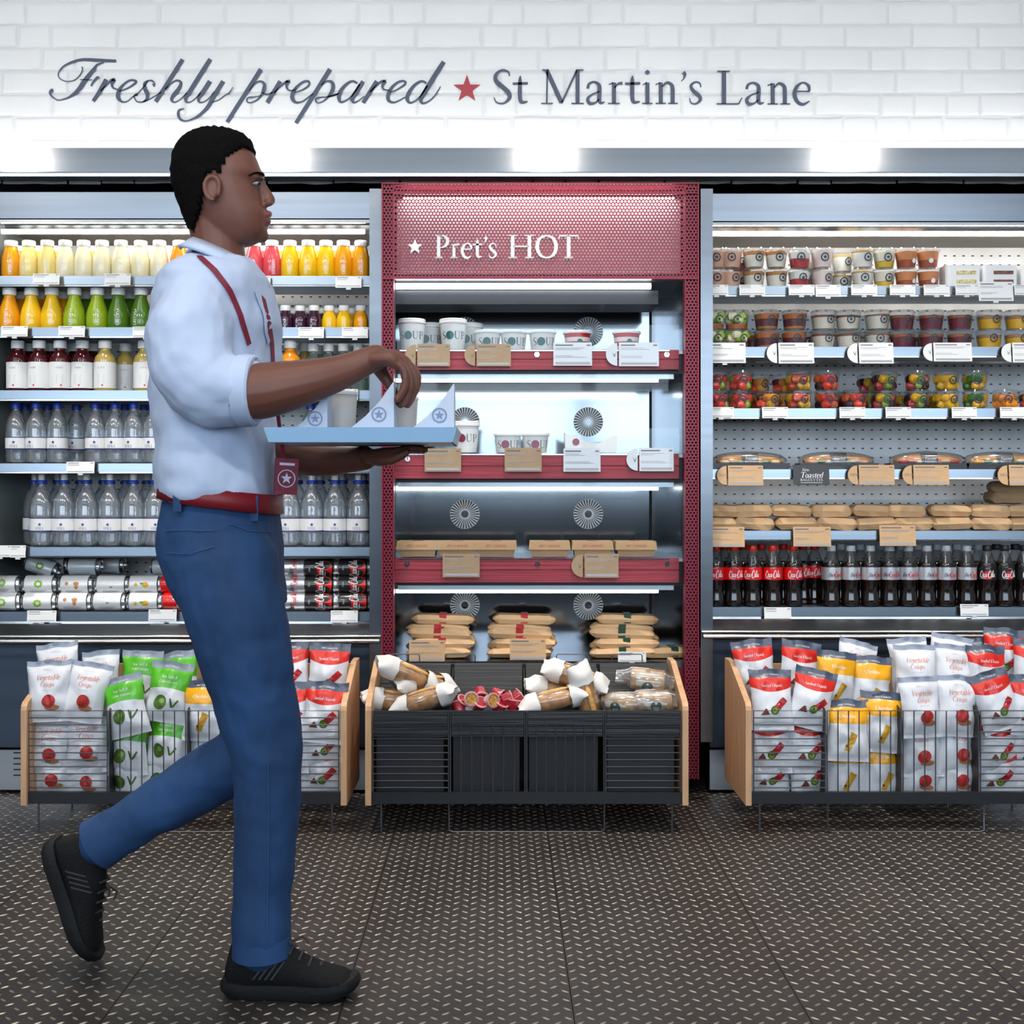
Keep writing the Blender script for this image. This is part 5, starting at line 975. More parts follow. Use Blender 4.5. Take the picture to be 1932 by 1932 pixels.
def bag(fl, seed):
    t = thing('crisp_bag', 'x', 'crisp bag'); W_, H_, T_ = .128, .180, .026; off = Vector((seed*3.1, seed*1.7, ord(fl)*.3)); nu, nv = 14, 22
    def surf(u, v, side=-1, e=0.):
        k = max(0, 1-(2*u-1)**2)**.62*max(0., math.sin(math.pi*min(1, max(0, (v-.045)/.865))))**.55 if .045 < v < .91 else 0
        x = (u-.5)*W_*(1-.10*math.sin(math.pi*min(1, max(0, v)))**2); z = (v-.5)*H_
        y = side*(.0012+T_*k)
        cr = .015*noise.noise(Vector((u*3.2, v*3.2, side*.4))+off)+.007*noise.noise(Vector((u*9, v*6, side*.6))+off)
        top = max(0, (v-.7)/.3); y += cr*(.35+.5*k)+top*top*.012*noise.noise(Vector((u*4, 0, seed*2.2)))+.006*top*math.sin(u*7+seed)
        z += .006*top*noise.noise(Vector((u*3, seed*4.4, 1))); x += .003*noise.noise(Vector((v*5, seed, u)))
        return (x, y+side*e, z)
    m = MB(); uvs = []
    for side in (-1, 1):
        vs = [surf(i/nu, j/nv, side) for j in range(nv+1) for i in range(nu+1)]; w1 = nu+1
        fs = [(j*w1+i, j*w1+i+1, (j+1)*w1+i+1, (j+1)*w1+i) for j in range(nv) for i in range(nu)]
        if side == 1: fs = [f[::-1] for f in fs]
        m.add(vs, fs); uvs += [(i/nu, j/nv) for j in range(nv+1) for i in range(nu+1)]
    for b_ in (0,):
        w1 = nu+1; o2 = (nu+1)*(nv+1); ed = [j*w1 for j in range(nv+1)]; 
        for j in range(nv): m.f.append((j*w1, (j+1)*w1, o2+(j+1)*w1, o2+j*w1)); m.m.append(0); m.f.append((j*w1+nu, o2+j*w1+nu, o2+(j+1)*w1+nu, (j+1)*w1+nu)); m.m.append(0)
        for i in range(nu): m.f.append((i, o2+i, o2+i+1, i+1)); m.m.append(0); q = nv*w1; m.f.append((q+i, q+i+1, o2+q+i+1, o2+q+i)); m.m.append(0)
    me = m.mesh('foil', BM[fl], True, 60); ul = me.uv_layers.new(name='UVMap')
    li = [0]*len(me.loops); me.loops.foreach_get('vertex_index', li); ul.data.foreach_set('uv', [c for i in li for c in uvs[i]])
    fo = link('foil', me, t)
    m = MB(); fn = lambda u, v: surf(.5+u/W_, .5+v/H_, -1, .0014)
    def txt(s, w_, h, z, mi, **k): strokes_to(m, text_strokes(s, w_, h, **k), lambda u, v: fn(u, v+z), mi, 2)
    if fl == 'V':
        txt('Vegetable', .070, .015, .034, 0, slant=.35); txt('Crisps', .045, .014, .014, 0, slant=.2); txt('SWEET POTATO', .034, .0035, .002, 3)
        round_to(m, .021, lambda u, v: surf(.5+u/W_, .5+v/H_, -1, .0022), 1, (.004, -.028), .019); round_to(m, .022, fn, 2, (.014, -.047), .009); txt('*PRET*', .03, .004, .060, 3); mats_ = [M_pink, M_beet, M_tan, M_greyink]
    elif fl == 'R':
        txt('Smoked Chipotle', .066, .009, .036, 0, slant=.2); fill_to(m, [(-.008, -.030), (.008, -.044), (.048, -.006), (.034, .006)], fn, 1); round_to(m, .013, lambda u, v: surf(.5+u/W_, .5+v/H_, -1, .002), 2, (.004, -.033)); ring_to(m, .004, .008, lambda u, v: surf(.5+u/W_, .5+v/H_, -1, .0026), 4, (.004, -.033)); fill_to(m, [(-.038, -.046), (-.012, -.046), (-.022, -.028), (-.026, -.028)], fn, 3); txt('*PRET A MANGER*', .05, .005, .071, 0); mats_ = [M_print_w, M_chil, M_oliv, M_brn, M_lime]
    elif fl == 'Y':
        txt('Cheddar', .050, .010, .036, 0, slant=.1); fill_to(m, [(-.012, -.058), (.004, -.062), (.030, -.014), (.010, -.004)], fn, 1); round_to(m, .004, lambda u, v: surf(.5+u/W_, .5+v/H_, -1, .002), 2, (-.004, -.046)); txt('*PRET A MANGER*', .05, .005, .071, 0); mats_ = [M_print_w, M_chs, M_brn]
    else:
        txt('Sea Salt &', .050, .009, .042, 0, slant=.2); txt('Cider Vinegar', .056, .008, .028, 0, slant=.2); round_to(m, .020, fn, 1, (-.016, -.030), .022); round_to(m, .008, lambda u, v: surf(.5+u/W_, .5+v/H_, -1, .002), 2, (-.011, -.025)); fill_to(m, [(.018, -.042), (.026, -.042), (.017, -.014), (.013, -.016)], fn, 1); fill_to(m, [(.020, -.042), (.028, -.040), (.044, -.020), (.040, -.017)], fn, 1); txt('*PRET A MANGER*', .05, .005, .073, 0); mats_ = [M_print_w, M_oliv, M_lime]
    sub('print', m, mats_, fo, False)
    return t
BG = lambda f, s: get('bag%s%d' % (f, s), lambda: bag(f, s))
BN = {'V': 'white vegetable crisp bag', 'R': 'red and white crisp bag', 'Y': 'yellow and white crisp bag', 'G': 'green and white crisp bag'}
cnt = 0
def bags(items, where, group, lean=-.18):
    global cnt
    tally = {}
    for (x, y, f, Y, roll) in items:
        cnt += 1; i = tally.get(f, 0); tally[f] = i+1
        rr = random.Random(x*11+y)
        place(BG(f, cnt % 3), P(x, y, Y), (lean+rr.uniform(-.06, .06), -math.radians(roll), rr.uniform(-.18, .18)), f'{BN[f]}, {nth(i)} from left {where}', group)
L_, R_ = 'left crate', 'right crate'
bags([(110, 1268, 'V', 3.90, 6), (190, 1282, 'V', 3.90, 7), (266, 1282, 'G', 3.90, -2), (338, 1284, 'G', 3.91, 8), (545, 1266, 'R', 3.89, 2), (620, 1268, 'R', 3.88, -3)], 'standing at the back of left crate', 'bags at the back of the left crate')
bags([(92, 1304, 'V', 3.735, 1), (163, 1306, 'V', 3.745, -9), (237, 1332, 'G', 3.735, 14), (318, 1306, 'G', 3.76, -8), (384, 1340, 'Y', 3.735, 1), (546, 1344, 'R', 3.76, 3), (612, 1344, 'R', 3.735, -5)], 'in front upper row of left crate', 'bags in the front of the left crate')
bags([(94, 1404, 'V', 3.755, -3), (166, 1400, 'V', 3.755, 2), (240, 1405, 'G', 3.755, 2), (316, 1396, 'G', 3.76, -4), (385, 1400, 'Y', 3.76, 0), (546, 1402, 'R', 3.76, 0), (612, 1394, 'R', 3.752, 2)], 'behind middle wires of left crate', 'bags behind the wires of the left crate', -.10)
bags([(100, 1450, 'V', 3.762, 4), (168, 1455, 'V', 3.762, -2), (238, 1452, 'G', 3.765, 5), (310, 1450, 'G', 3.77, -3), (400, 1452, 'V', 3.77, 0), (546, 1452, 'R', 3.765, 2), (612, 1448, 'R', 3.758, -1)], 'at the bottom of left crate', 'bags at the bottom of the left crate', -.05)
bags([(1424, 1262, 'R', 3.89, 6), (1508, 1264, 'R', 3.88, -9), (1612, 1262, 'V', 3.94, -16), (1716, 1258, 'V', 3.90, 2), (1790, 1252, 'V', 3.90, -10), (1842, 1258, 'R', 3.95, 4), (1893, 1240, 'R', 3.93, -6), (1948, 1262, 'R', 3.88, -8)], 'standing at the back of right crate', 'bags at the back of the right crate')
bags([(1576, 1284, 'Y', 3.82, -8), (1642, 1294, 'Y', 3.84, -5), (1728, 1272, 'V', 3.83, 0), (1798, 1272, 'V', 3.84, -8), (1862, 1274, 'R', 3.83, -5)], 'in the middle heap of right crate', 'bags in the middle of the right crate')
bags([(1455, 1320, 'R', 3.735, 0), (1532, 1318, 'R', 3.745, -14), (1598, 1378, 'Y', 3.735, 0), (1663, 1362, 'Y', 3.745, -3), (1736, 1334, 'V', 3.735, 1), (1806, 1332, 'V', 3.745, -3), (1878, 1322, 'R', 3.74, 16), (1946, 1330, 'R', 3.745, -2)], 'in front upper row of right crate', 'bags in the front of the right crate')
bags([(1452, 1402, 'R', 3.758, 2), (1524, 1402, 'R', 3.758, -3), (1736, 1408, 'V', 3.76, 3), (1806, 1404, 'V', 3.762, -4), (1882, 1402, 'R', 3.758, 0), (1948, 1402, 'R', 3.758, 2)], 'behind middle wires of right crate', 'bags behind the wires of the right crate', -.08)
bags([(1454, 1450, 'R', 3.768, -6), (1526, 1450, 'R', 3.768, 8), (1596, 1450, 'Y', 3.762, 0), (1664, 1450, 'Y', 3.764, 1), (1738, 1452, 'V', 3.768, -8), (1806, 1452, 'V', 3.766, 0), (1882, 1452, 'R', 3.766, 0), (1948, 1450, 'R', 3.766, 0)], 'at the bottom of right crate', 'bags at the bottom of the right crate', -.05)
# ------------------------------------------------------------------ bread, dips and sandwiches in the middle crate
M_white_paper = mat('white_paper', (.74, .72, .69), .65, bump=(26, .7)); M_bread = mat('seeded_bread', 'C08A50', .65, vary=(34, .40), bump=(50, .6)); M_bread2 = mat('pale_bread', 'D3A570', .65, vary=(60, .30), bump=(70, .5))
def paper_bread(seed):
    t = thing('bagged_bread', 'x', 'bread'); m = MB(); lump(m, 0, .078, .036, .030, seed, 18, 12, amp=.10); sub('loaf', m, M_bread, t, True, 180)
    m = MB(); lump(m, .01, .05, .010, .006, seed+3, 10, 6, c=(0, -.012, .029)); sub('crust_ridge', m, mat('golden_crust', 'DDA860', .6, vary=(80, .3)), t, True, 180)
    for a_, b_, k in ((-.102, -.040, 0), (.056, .106, 1)):
        m = MB(); n = 18; vs = []; st_ = 7
        for i in range(st_):
            f = i/(st_-1); x = a_+(b_-a_)*f; out_ = (1-f) if k == 0 else f; fl = max(0, out_-.45)*1.8
            for j in range(n):
                an = 2*math.pi*j/n; kk = 1+.13*noise.noise(Vector((math.cos(an)*2, math.sin(an)*2, x*30+seed*7)))
                vs.append((x+.006*noise.noise(Vector((an*2, seed, f*3))), .041*math.cos(an)*kk*(1+.12*fl), .035*math.sin(an)*kk*(1-.78*min(1, fl))))
        m.add(vs, [(i*n+j, i*n+(j+1) % n, (i+1)*n+(j+1) % n, (i+1)*n+j) for i in range(st_-1) for j in range(n)]); pp = sub('paper_sleeve', m, M_white_paper, t, True, 50)
    m = MB(); lump(m, 0, .09, .0385, .033, seed+1, 18, 12, amp=.12); sub('window_film', m, M_film, t, True, 180)
    return t
def place_px(o, x, y, Y, rot, lab, grp): place(o, P(x, y, Y), rot, lab, grp)
PB = lambda s: get('pb%d' % s, lambda: paper_bread(s))
for i, (x, y, Y, rot, lab) in enumerate([(745, 1322, 3.80, (.1, .15, .2), 'lying low at the left edge of the first black bin'), (798, 1322, 3.745, (.0, -.32, -.15), 'lying in front right of the first black bin'), (798, 1290, 3.83, (.3, .1, .5), 'at the back right of the first black bin'), (768, 1272, 3.80, (.3, .42, .3), 'resting on top of the first black bin pile'),
        (1052, 1302, 3.83, (.2, .2, .1), 'at the back of the third black bin'), (1040, 1322, 3.745, (.0, -.22, .1), 'lying in front left of the third black bin'), (1106, 1312, 3.765, (1.2, 1.25, .3), 'standing upright at right of the third black bin'), (1084, 1276, 3.80, (.3, .3, -.1), 'lying across the top of the third black bin')]):
    place_px(PB(i % 3), x, y, Y, rot, f'bread in white paper bag {lab}', 'bagged breads in the middle crate')
M_dip = mat('red_dip', 'A81E2C', .2, coat=.6); M_seed = mat('seed_mix', 'B98A3E', .6, vary=(220, .7))
def dip(seeds):
    t = thing('dip_pot', 'x', 'dip pot'); m = MB(); m.lathe([(.016, 0), (.017, .002), (.0205, .028)], 18); sub('cup', m, mat('cloudy_cup', (.75, .70, .70), .2, coat=.3) if seeds else M_dip, t)
    m = MB(); m.lathe([(.0205, .0275), (.0230, .028), (.0230, .031), (.0215, .032), (.0180, .032), (.0178, .030)], 20, cap0=False, cap1=False); sub('lid_rim', m, mat('rim_clear', (.62, .25, .27), .15, coat=.4), t)
    m = MB(); m.lathe([(.0001, .0299), (.0178, .0300)], 20, cap0=False, cap1=False); sub('lid', m, M_seed if seeds else M_dip, t, True, 180); return t
zbf = Z(1372, YCF)
for i, (x, y, Y, r1, r2, sd) in enumerate([(866, 1334, 3.74, .4, .6, 0), (886, 1318, 3.735, 1.45, .0, 1), (905, 1301, 3.77, 2.3, .25, 0), (920, 1322, 3.735, 1.40, .05, 1), (930, 1306, 3.78, 2.1, -.7, 0), (902, 1337, 3.735, .6, -.4, 0), (882, 1340, 3.735, .2, .2, 1), (947, 1322, 3.745, 1.1, .9, 0), (967, 1322, 3.75, .9, .4, 0), (968, 1340, 3.74, .15, .1, 0), (938, 1341, 3.74, .3, -.5, 0), (868, 1344, 3.72, .2, .5, 0)]):
    place_px(get('dip%d' % sd, lambda: dip(sd)), x, y, Y, (r1, r2, .2*i), f'{"clear lidded seed pot" if sd else "red dip pot"}, {nth(i)} of the heap in the second black bin', 'dip pots heaped in the second black bin')
M_green = mat('green_sticker', '17503A', .5)
def cello(seed):
    t = thing('wrapped_sandwich', 'x', 'sandwich'); m = MB(); vs = []; n = 16
    for i, xx in enumerate((-.052, -.048, -.02, .02, .048, .052)):
        s_ = (.8, 1, 1, 1, 1, .8)[i]
        for j in range(n):
            an = 2*math.pi*j/n; c_, q = math.cos(an), math.sin(an); c_ = math.copysign(abs(c_)**.4, c_); q = math.copysign(abs(q)**.4, q); k = 1+.06*noise.noise(Vector((xx*40+seed, c_*2, q*2))); vs.append((xx, c_*.034*s_*k, q*.026*s_*k))
    m.add(vs, [(i*n+j, i*n+(j+1) % n, (i+1)*n+(j+1) % n, (i+1)*n+j) for i in range(5) for j in range(n)]+[tuple(range(n-1, -1, -1)), tuple(range(80, 96))]); sub('bread', m, M_bread2, t, True, 50)
    m = MB(); pl_ = [(-.034, -.0365, -.004), (.034, -.0365, -.004), (.044, -.032, .020), (.040, -.02, .031), (-.036, -.02, .031), (-.040, -.032, .020)]; m.add(pl_+[(x, y+.0012, z) for x, y, z in pl_], [(0, 1, 2, 3, 4, 5), (11, 10, 9, 8, 7, 6)]+[(i, i+6, (i+1) % 6+6, (i+1) % 6) for i in range(6)])
    cd = sub('paper_label', m, M_white_paper, t, False); m = MB(); disc_to(m, .017, lambda u, v: (u, -.0382-v*.02, v*.95-.004)); star_to(m, .006, lambda u, v: (u, -.0392-v*.02, v+.004), 1)
    for k in range(3): m.box(-.009, .009, -.0392, -.0388, -.010-.004*k, -.0085-.004*k, 1)
    sub('green_sticker', m, [M_green, M_print_w], cd, False)
    m = MB(); vs = []
    for i, (xx, s_) in enumerate(((-.098, .55), (-.080, .65), (-.062, .8), (-.050, 1.08), (0, 1.10), (.050, 1.08), (.062, .8), (.080, .65), (.098, .55))):
        for j in range(n):
            an = 2*math.pi*j/n; k = 1+(.35 if abs(xx) > .06 else .06)*noise.noise(Vector((xx*60+seed, math.cos(an)*3, math.sin(an)*3))); vs.append((xx, .040*math.cos(an)*s_*k, .032*math.sin(an)*s_*k))
    m.add(vs, [(i*n+j, i*n+(j+1) % n, (i+1)*n+(j+1) % n, (i+1)*n+j) for i in range(8) for j in range(n)]); sub('cellophane', m, clear('crumpled_film', (.96, .96, .95), .30, .15, .08), t, True, 60)
    return t
for i, (x, y, Y, rot, lab) in enumerate([(1222, 1282, 3.85, (.35, .1, -.1), 'with green sticker at the back of the fourth black bin'), (1232, 1322, 3.755, (.15, -.03, .12), 'with green sticker in front right of the fourth black bin'), (1172, 1326, 3.765, (.1, -.05, -.6), 'turned aside in front left of the fourth black bin')]):
    place(cello(i+2), P(x, y, Y), rot, f'sandwich in crumpled clear film {lab}', 'film wrapped sandwiches')
# ------------------------------------------------------------------ the person
from mathutils.bvhtree import BVHTree
YM = 2.58
def remesh(mb, voxel, smooth=3, name='tmp'):
    """union of closed shapes into one continuous surface"""
    o = mb.build(name, [M_dark]); md = o.modifiers.new('r', 'REMESH'); md.mode = 'VOXEL'; md.voxel_size = voxel; md.use_smooth_shade = True
    if smooth: s2 = o.modifiers.new('s', 'SMOOTH'); s2.iterations = smooth; s2.factor = .5
    dg = bpy.context.evaluated_depsgraph_get(); me = bpy.data.meshes.new_from_object(o.evaluated_get(dg)); old = o.data
    bpy.data.objects.remove(o); bpy.data.meshes.remove(old); me.materials.clear()
    return me
def finish(me, name, mats, parent, fold=None):
    for m in (mats if isinstance(mats, list) else [mats]): me.materials.append(m)
    if fold:
        me.update(); nr = [v.normal.copy() for v in me.vertices]
        for v, n in zip(me.vertices, nr): v.co += n*fold(v.co)
    me.polygons.foreach_set('use_smooth', [True]*len(me.polygons)); me.update(); me.name = name
    return link(name, me, parent)
def loft(mb, rings):
    """rings: list of equal-length point lists, capped"""
    n = len(rings[0]); b = mb.add([p for r in rings for p in r], [])
    for k in range(len(rings)-1):
        for i in range(n): j = (i+1) % n; mb.f.append((b+k*n+i, b+k*n+j, b+(k+1)*n+j, b+(k+1)*n+i)); mb.m.append(0)
    mb.f.append(tuple(b+i for i in range(n-1, -1, -1))); mb.m.append(0); e = b+(len(rings)-1)*n; mb.f.append(tuple(e+i for i in range(n))); mb.m.append(0)
def chain(mb, pts, n=14):
    """pts: [(px, py, Y, r)] limb as a smooth tube of changing radius"""
    q = []
    for i in range(len(pts)-1):
        p0, p1, p2, p3 = pts[max(i-1, 0)], pts[i], pts[i+1], pts[min(i+2, len(pts)-1)]
        for k in range(4):
            t = k/4; q.append(tuple(.5*(2*p1[d]+(p2[d]-p0[d])*t+(2*p0[d]-5*p1[d]+4*p2[d]-p3[d])*t*t+(3*p1[d]-p0[d]-3*p2[d]+p3[d])*t**3) for d in range(4)))
    q.append(pts[-1])
    a, z_ = q[0], q[-1]
    P3 = [P(x, y, Y) for x, y, Y, r in q]; rr = [r for *_, r in q]
    d0 = (P3[0]-P3[1]).normalized(); d1 = (P3[-1]-P3[-2]).normalized()
    P3 = [P3[0]+d0*rr[0]*.8, P3[0]+d0*rr[0]*.45]+P3+[P3[-1]+d1*rr[-1]*.45, P3[-1]+d1*rr[-1]*.8]; rr = [rr[0]*.5, rr[0]*.85]+rr+[rr[-1]*.85, rr[-1]*.5]
    mb.tube(P3, rr, n)
def ball(mb, c, r, n=12, m=8):
    r = r if isinstance(r, tuple) else (r, r, r); vs = []
    for i in range(1, m):
        th = math.pi*i/m
        for j in range(n): ph = 2*math.pi*j/n; vs.append((c[0]+r[0]*math.sin(th)*math.cos(ph), c[1]+r[1]*math.sin(th)*math.sin(ph), c[2]+r[2]*math.cos(th)))
    loft(mb, [vs[k*n:(k+1)*n] for k in range(m-1)])
def ell(xb, xf, py, hw, Yc=YM, n=28, pw=.9):
    """horizontal ring between pixel xb (back) and xf (front) at pixel height py"""
    out = []; a, b = X(xb, Yc), X(xf, Yc); c, h = (a+b)/2, (b-a)/2; z = Z(py, Yc)
    for i in range(n):
        t = 2*math.pi*i/n; cx_, sy = math.cos(t), math.sin(t); out.append(Vector((c+h*math.copysign(abs(cx_)**pw, cx_), Yc-hw*math.copysign(abs(sy)**pw, sy), z)))
    return out
HEAD = [(262, 385, 440, .030), (268, 364, 458, .050), (280, 349, 471, .063), (295, 340, 482, .0710), (312, 335, 489, .0745), (328, 334, 494, .0760), (337, 335, 494, .0763), (347, 337, 490, .0760), (358, 341, 492, .0752), (372, 347, 495, .0738), (385, 353, 498, .071), (398, 359, 504, .068), (410, 364, 506, .065), (424, 370, 505, .061), (436, 378, 504, .056), (446, 388, 500, .050), (455, 398, 488, .043), (462, 408, 472, .034)]
man = thing('person', 'person in pale blue shirt, jeans and black trainers walking right, carrying a tray', 'person', (X(500, 2.5), 2.52, 0))
man_inv = Matrix.Translation(-Vector(man.location))
b = MB()
def crs(t):
    q = []
    for i in range(len(t)-1):
        p0, p1, p2, p3 = t[max(i-1, 0)], t[i], t[i+1], t[min(i+2, len(t)-1)]
        for k in range(3):
            u = k/3; q.append(tuple(.5*(2*p1[d]+(p2[d]-p0[d])*u+(2*p0[d]-5*p1[d]+4*p2[d]-p3[d])*u*u+(3*p1[d]-p0[d]-3*p2[d]+p3[d])*u**3) for d in range(4)))
    return q+[t[-1]]
loft(b, [ell(xb, xf, py, hw, n=40) for py, xb, xf, hw in crs(HEAD)])
chain(b, [(417, 540, YM, .060), (414, 500, YM, .055), (410, 455, YM, .053), (405, 420, YM, .054), (402, 390, YM, .050)], 18)
# face: brow, nose, lips, chin, cheek, ears
chain(b, [(482, 334, YM-.036, .006), (492, 331, YM-.018, .0075), (492, 331, YM+.018, .0075), (482, 334, YM+.036, .006)], 8)
chain(b, [(489, 340, YM, .0095), (495, 357, YM, .0125), (502, 370, YM, .0145), (508, 378, YM, .0135)], 10)
for s in (-1, 1): ball(b, P(506, 383, YM+s*.0120), (.0100, .0080, .0080))
chain(b, [(497, 407, YM-.023, .0042), (506, 404, YM-.010, .0066), (508, 404, YM, .0068), (506, 404, YM+.010, .0066), (497, 407, YM+.023, .0042)], 8)
chain(b, [(496, 414, YM-.021, .0042), (504, 418, YM-.009, .0072), (505, 419, YM, .0076), (504, 418, YM+.009, .0072), (496, 414, YM+.021, .0042)], 8)
ball(b, P(491, 444, YM), (.018, .022, .016))
for s in (-1, 1):
    ye = YM+s*.079
    ball(b, P(400, 357, ye), (.013, .006, .025)); pth = [(412, 368), (414, 345), (406, 334), (394, 334), (386, 345), (387, 362), (394, 374), (402, 377)]
    chain(b, [(x, y, ye+s*.008*(1 if 380 < x < 405 else .4), .0048) for x, y in pth], 8)
# hidden trunk core, arms
loft(b, [ell(xb+26, xf-26, py, hw-.03) for py, xb, xf, hw in ((520, 335, 490, .15), (600, 305, 512, .18), (760, 312, 505, .15), (900, 320, 505, .15))])
chain(b, [(382, 600, 2.45, .045), (364, 650, 2.41, .050), (398, 735, 2.38, .046), (440, 742, 2.37, .050), (490, 738, 2.37, .0535), (545, 728, 2.375, .0480), (600, 715, 2.385, .0400), (650, 700, 2.40, .0325), (690, 682, 2.41, .0270), (712, 674, 2.415, .0255)], 16)
chain(b, [(412, 600, 2.72, .046), (430, 690, 2.77, .048), (462, 815, 2.77, .044), (530, 848, 2.745, .042), (600, 868, 2.70, .036), (655, 868, 2.655, .028), (690, 864, 2.63, .026)], 14)
# near hand: palm down, fingers hanging over a pack
for k, dy in enumerate((-.032, -.011, .010, .030)):
    dy *= 1.12; yk = 2.42+dy; u = (-15, -5, 4, 8)[k]
    chain(b, [(705, 678, 2.415+dy*.6, .015), (735, 672+abs(dy)*120, yk, .0155), (757+u, 680+abs(dy)*120, yk, .0130)], 10)
    L = (.84, .98, 1.0, .86)[k]
    chain(b, [(755+u, 680+abs(dy)*120, yk, .0112), (774+u, 694+2*k, yk+.001, .0094), (780+u, 696+28*L, yk+.002*(1-k), .0086), (773+u, 696+54*L, yk+.004-.002*k, .0080), (764+u, 697+68*L, yk+.005-.003*k, .0074)], 10)
chain(b, [(712, 690, 2.452, .0155), (724, 708, 2.466, .0135), (738, 730, 2.462, .0105), (749, 752, 2.450, .0092), (756, 764, 2.440, .0078)], 10)
# far hand: palm up, open under the tray
for k, dy in enumerate((-.034, -.012, .011, .032)):
    yk = 2.575+dy
    chain(b, [(690, 863, 2.625+dy*.5, .0145), (722, 858, 2.595+dy*.9, .0150), (742, 854, yk, .0120)], 10)
    L = (.82, .98, 1.0, .88)[k]
    chain(b, [(741, 854, yk, .0110), (741+26*L, 849, yk-.003, .0095), (741+46*L, 846, yk-.005, .0085), (741+62*L, 849, yk-.006, .0072)], 10)
chain(b, [(694, 860, 2.60, .0150), (712, 868, 2.565, .0130), (736, 868, 2.535, .0105), (757, 860, 2.525, .0090), (768, 853, 2.522, .0075)], 10)
me = remesh(b, .0029, 7)
M_skin = mat('brown_skin', '6E4334', .48, vary=(8, .08), bump=(120, .08)); M_lips = mat('lip_skin', '7E4844', .4)
body = finish(me, 'body', [M_skin, M_lips], man)
lx, lz0, lz1 = X(496, YM), Z(428, YM), Z(399, YM)
for pg in me.polygons:
    c = pg.center
    if c.x > lx and lz0 < c.z < lz1 and abs(c.y-YM) < .026: pg.material_index = 1
me.transform(man_inv)
# eyes and brows
for s in (-1, 1):
    m = MB(); c = P(483, 345, YM+s*.0335); ball(m, c, (.0092, .0088, .0042)); e = m.build('eye', mat('eye_white', (.72, .70, .68), .2), man, True); e.data.transform(man_inv)
    m = MB(); ball(m, P(489, 345, YM+s*.0355), (.0042, .0045, .0050)); q = m.build('iris', mat('dark_iris', (.02, .012, .01), .15), e, True); q.data.transform(man_inv)
    m = MB(); chain(m, [(475, 343.5, YM+s*.0435, .0010), (484, 341, YM+s*.0425, .0016), (491, 341.5, YM+s*.034, .0018), (492.5, 343, YM+s*.025, .0012)], 8); q = m.build('eyelashes', mat('lash_black', (.008, .006, .006), .7), man, True); q.data.transform(man_inv)
    m = MB(); chain(m, [(470, 331, YM+s*.0545, .0016), (484, 326, YM+s*.0445, .0026), (495.5, 329, YM+s*.026, .0026), (497, 333, YM+s*.014, .0016)], 8); q = m.build('eyebrow', mat('black_hair', (.004, .0035, .0035), .9, spec=.08, bump=(140, .9)), man, True); q.data.transform(man_inv)
# hair cap
HAIR = [(246, 392, 430, .018), (249, 372, 447, .040), (256, 355, 464, .056), (268, 341, 476, .069), (283, 332, 481, .0785), (300, 327, 481, .0835), (316, 325, 482, .0855), (332, 325, 484, .0855), (350, 327, 484, .084), (368, 332, 484, .082), (386, 338, 484, .079), (404, 345, 484, .075), (422, 352, 484, .070), (438, 360, 484, .064), (450, 366, 484, .058)]
def hairline(x): return 289 if x > 468 else 289+(468-x)*.9 if x > 446 else 309+(446-x)*2.2 if x > 424 else 340 if x > 412 else 340+(412-x)*2.7
m = MB(); rings = [ell(xb, xf, py, hw, n=56) for py, xb, xf, hw in HAIR]; fine = []
for r0, r1 in zip(rings, rings[1:]):
    for k in range(3): fine.append([p.lerp(q, k/3) for p, q in zip(r0, r1)])
fine.append(rings[-1]); n = 56
top = Vector((X(412, YM), YM, Z(244.5, YM))); vs = [p for r in fine for p in r]+[top]
def px_of(p): return VX+p.x*F_PX/YM, VY-(p.z-CAM_H)*F_PX/YM
fs = []
for k in range(len(fine)-1):
    for i in range(n):
        j = (i+1) % n; q = [k*n+i, k*n+j, (k+1)*n+j, (k+1)*n+i]; c = sum((vs[t] for t in q), Vector())/4; x, y = px_of(c)
        if y < hairline(x): fs.append(tuple(q))
fs += [(len(vs)-1, (i+1) % n, i) for i in range(n)]
use = {i for f in fs for i in f}; cen = P(412, 345, YM); dv = []
for i, p in enumerate(vs):
    d = (p-cen).normalized(); dv.append(p+d*(.0035*noise.noise(p*95)+.0025*noise.noise(p*210)))
m.add(dv, fs); hme = m.mesh('hair', mat('black_hair', (.004, .0035, .0035), .9, spec=.08, bump=(140, .9)), True, 180); hme.transform(man_inv)
ho = link('hair', hme, man); sd_ = ho.modifiers.new('depth', 'SOLIDIFY'); sd_.thickness = .012; sd_.offset = -1
# shirt: trunk, loose sleeves rolled to the elbow
b = MB()
TR = [(486, 368, 474, .070), (497, 347, 487, .115), (513, 326, 497, .155), (535, 309, 508, .185), (570, 299, 520, .196), (620, 293, 528, .19), (680, 291, 525, .18), (740, 292, 514, .172), (800, 297, 508, .168), (860, 300, 514, .168), (905, 300, 521, .170), (925, 300, 522, .171), (938, 306, 519, .166), (948, 322, 512, .150)]
loft(b, [ell(xb, xf, py, hw, n=36, pw=.85) for py, xb, xf, hw in TR])
chain(b, [(378, 572, 2.445, .072), (366, 606, 2.415, .081), (357, 645, 2.40, .084), (362, 690, 2.39, .083), (395, 728, 2.385, .078), (432, 738, 2.38, .070), (460, 738, 2.38, .066)], 20)
chain(b, [(408, 580, 2.70, .072), (420, 650, 2.755, .080), (445, 760, 2.765, .074), (480, 815, 2.765, .062)], 18)
me = remesh(b, .005, 5)
def fold_s(p): return .0105*noise.noise(Vector((p.x*9+p.z*6, p.y*6, p.z*13-p.x*8)))+.0035*noise.noise(p*30)
M_shirt = mat('pale_blue_cotton', 'BFCDE6', .75, bump=(260, .12), vary=(6, .04))
shirt = finish(me, 'shirt', M_shirt, man, fold_s); bv_s = BVHTree.FromPolygons([v.co.copy() for v in me.vertices], [p.vertices[:] for p in me.polygons])
me.transform(man_inv)
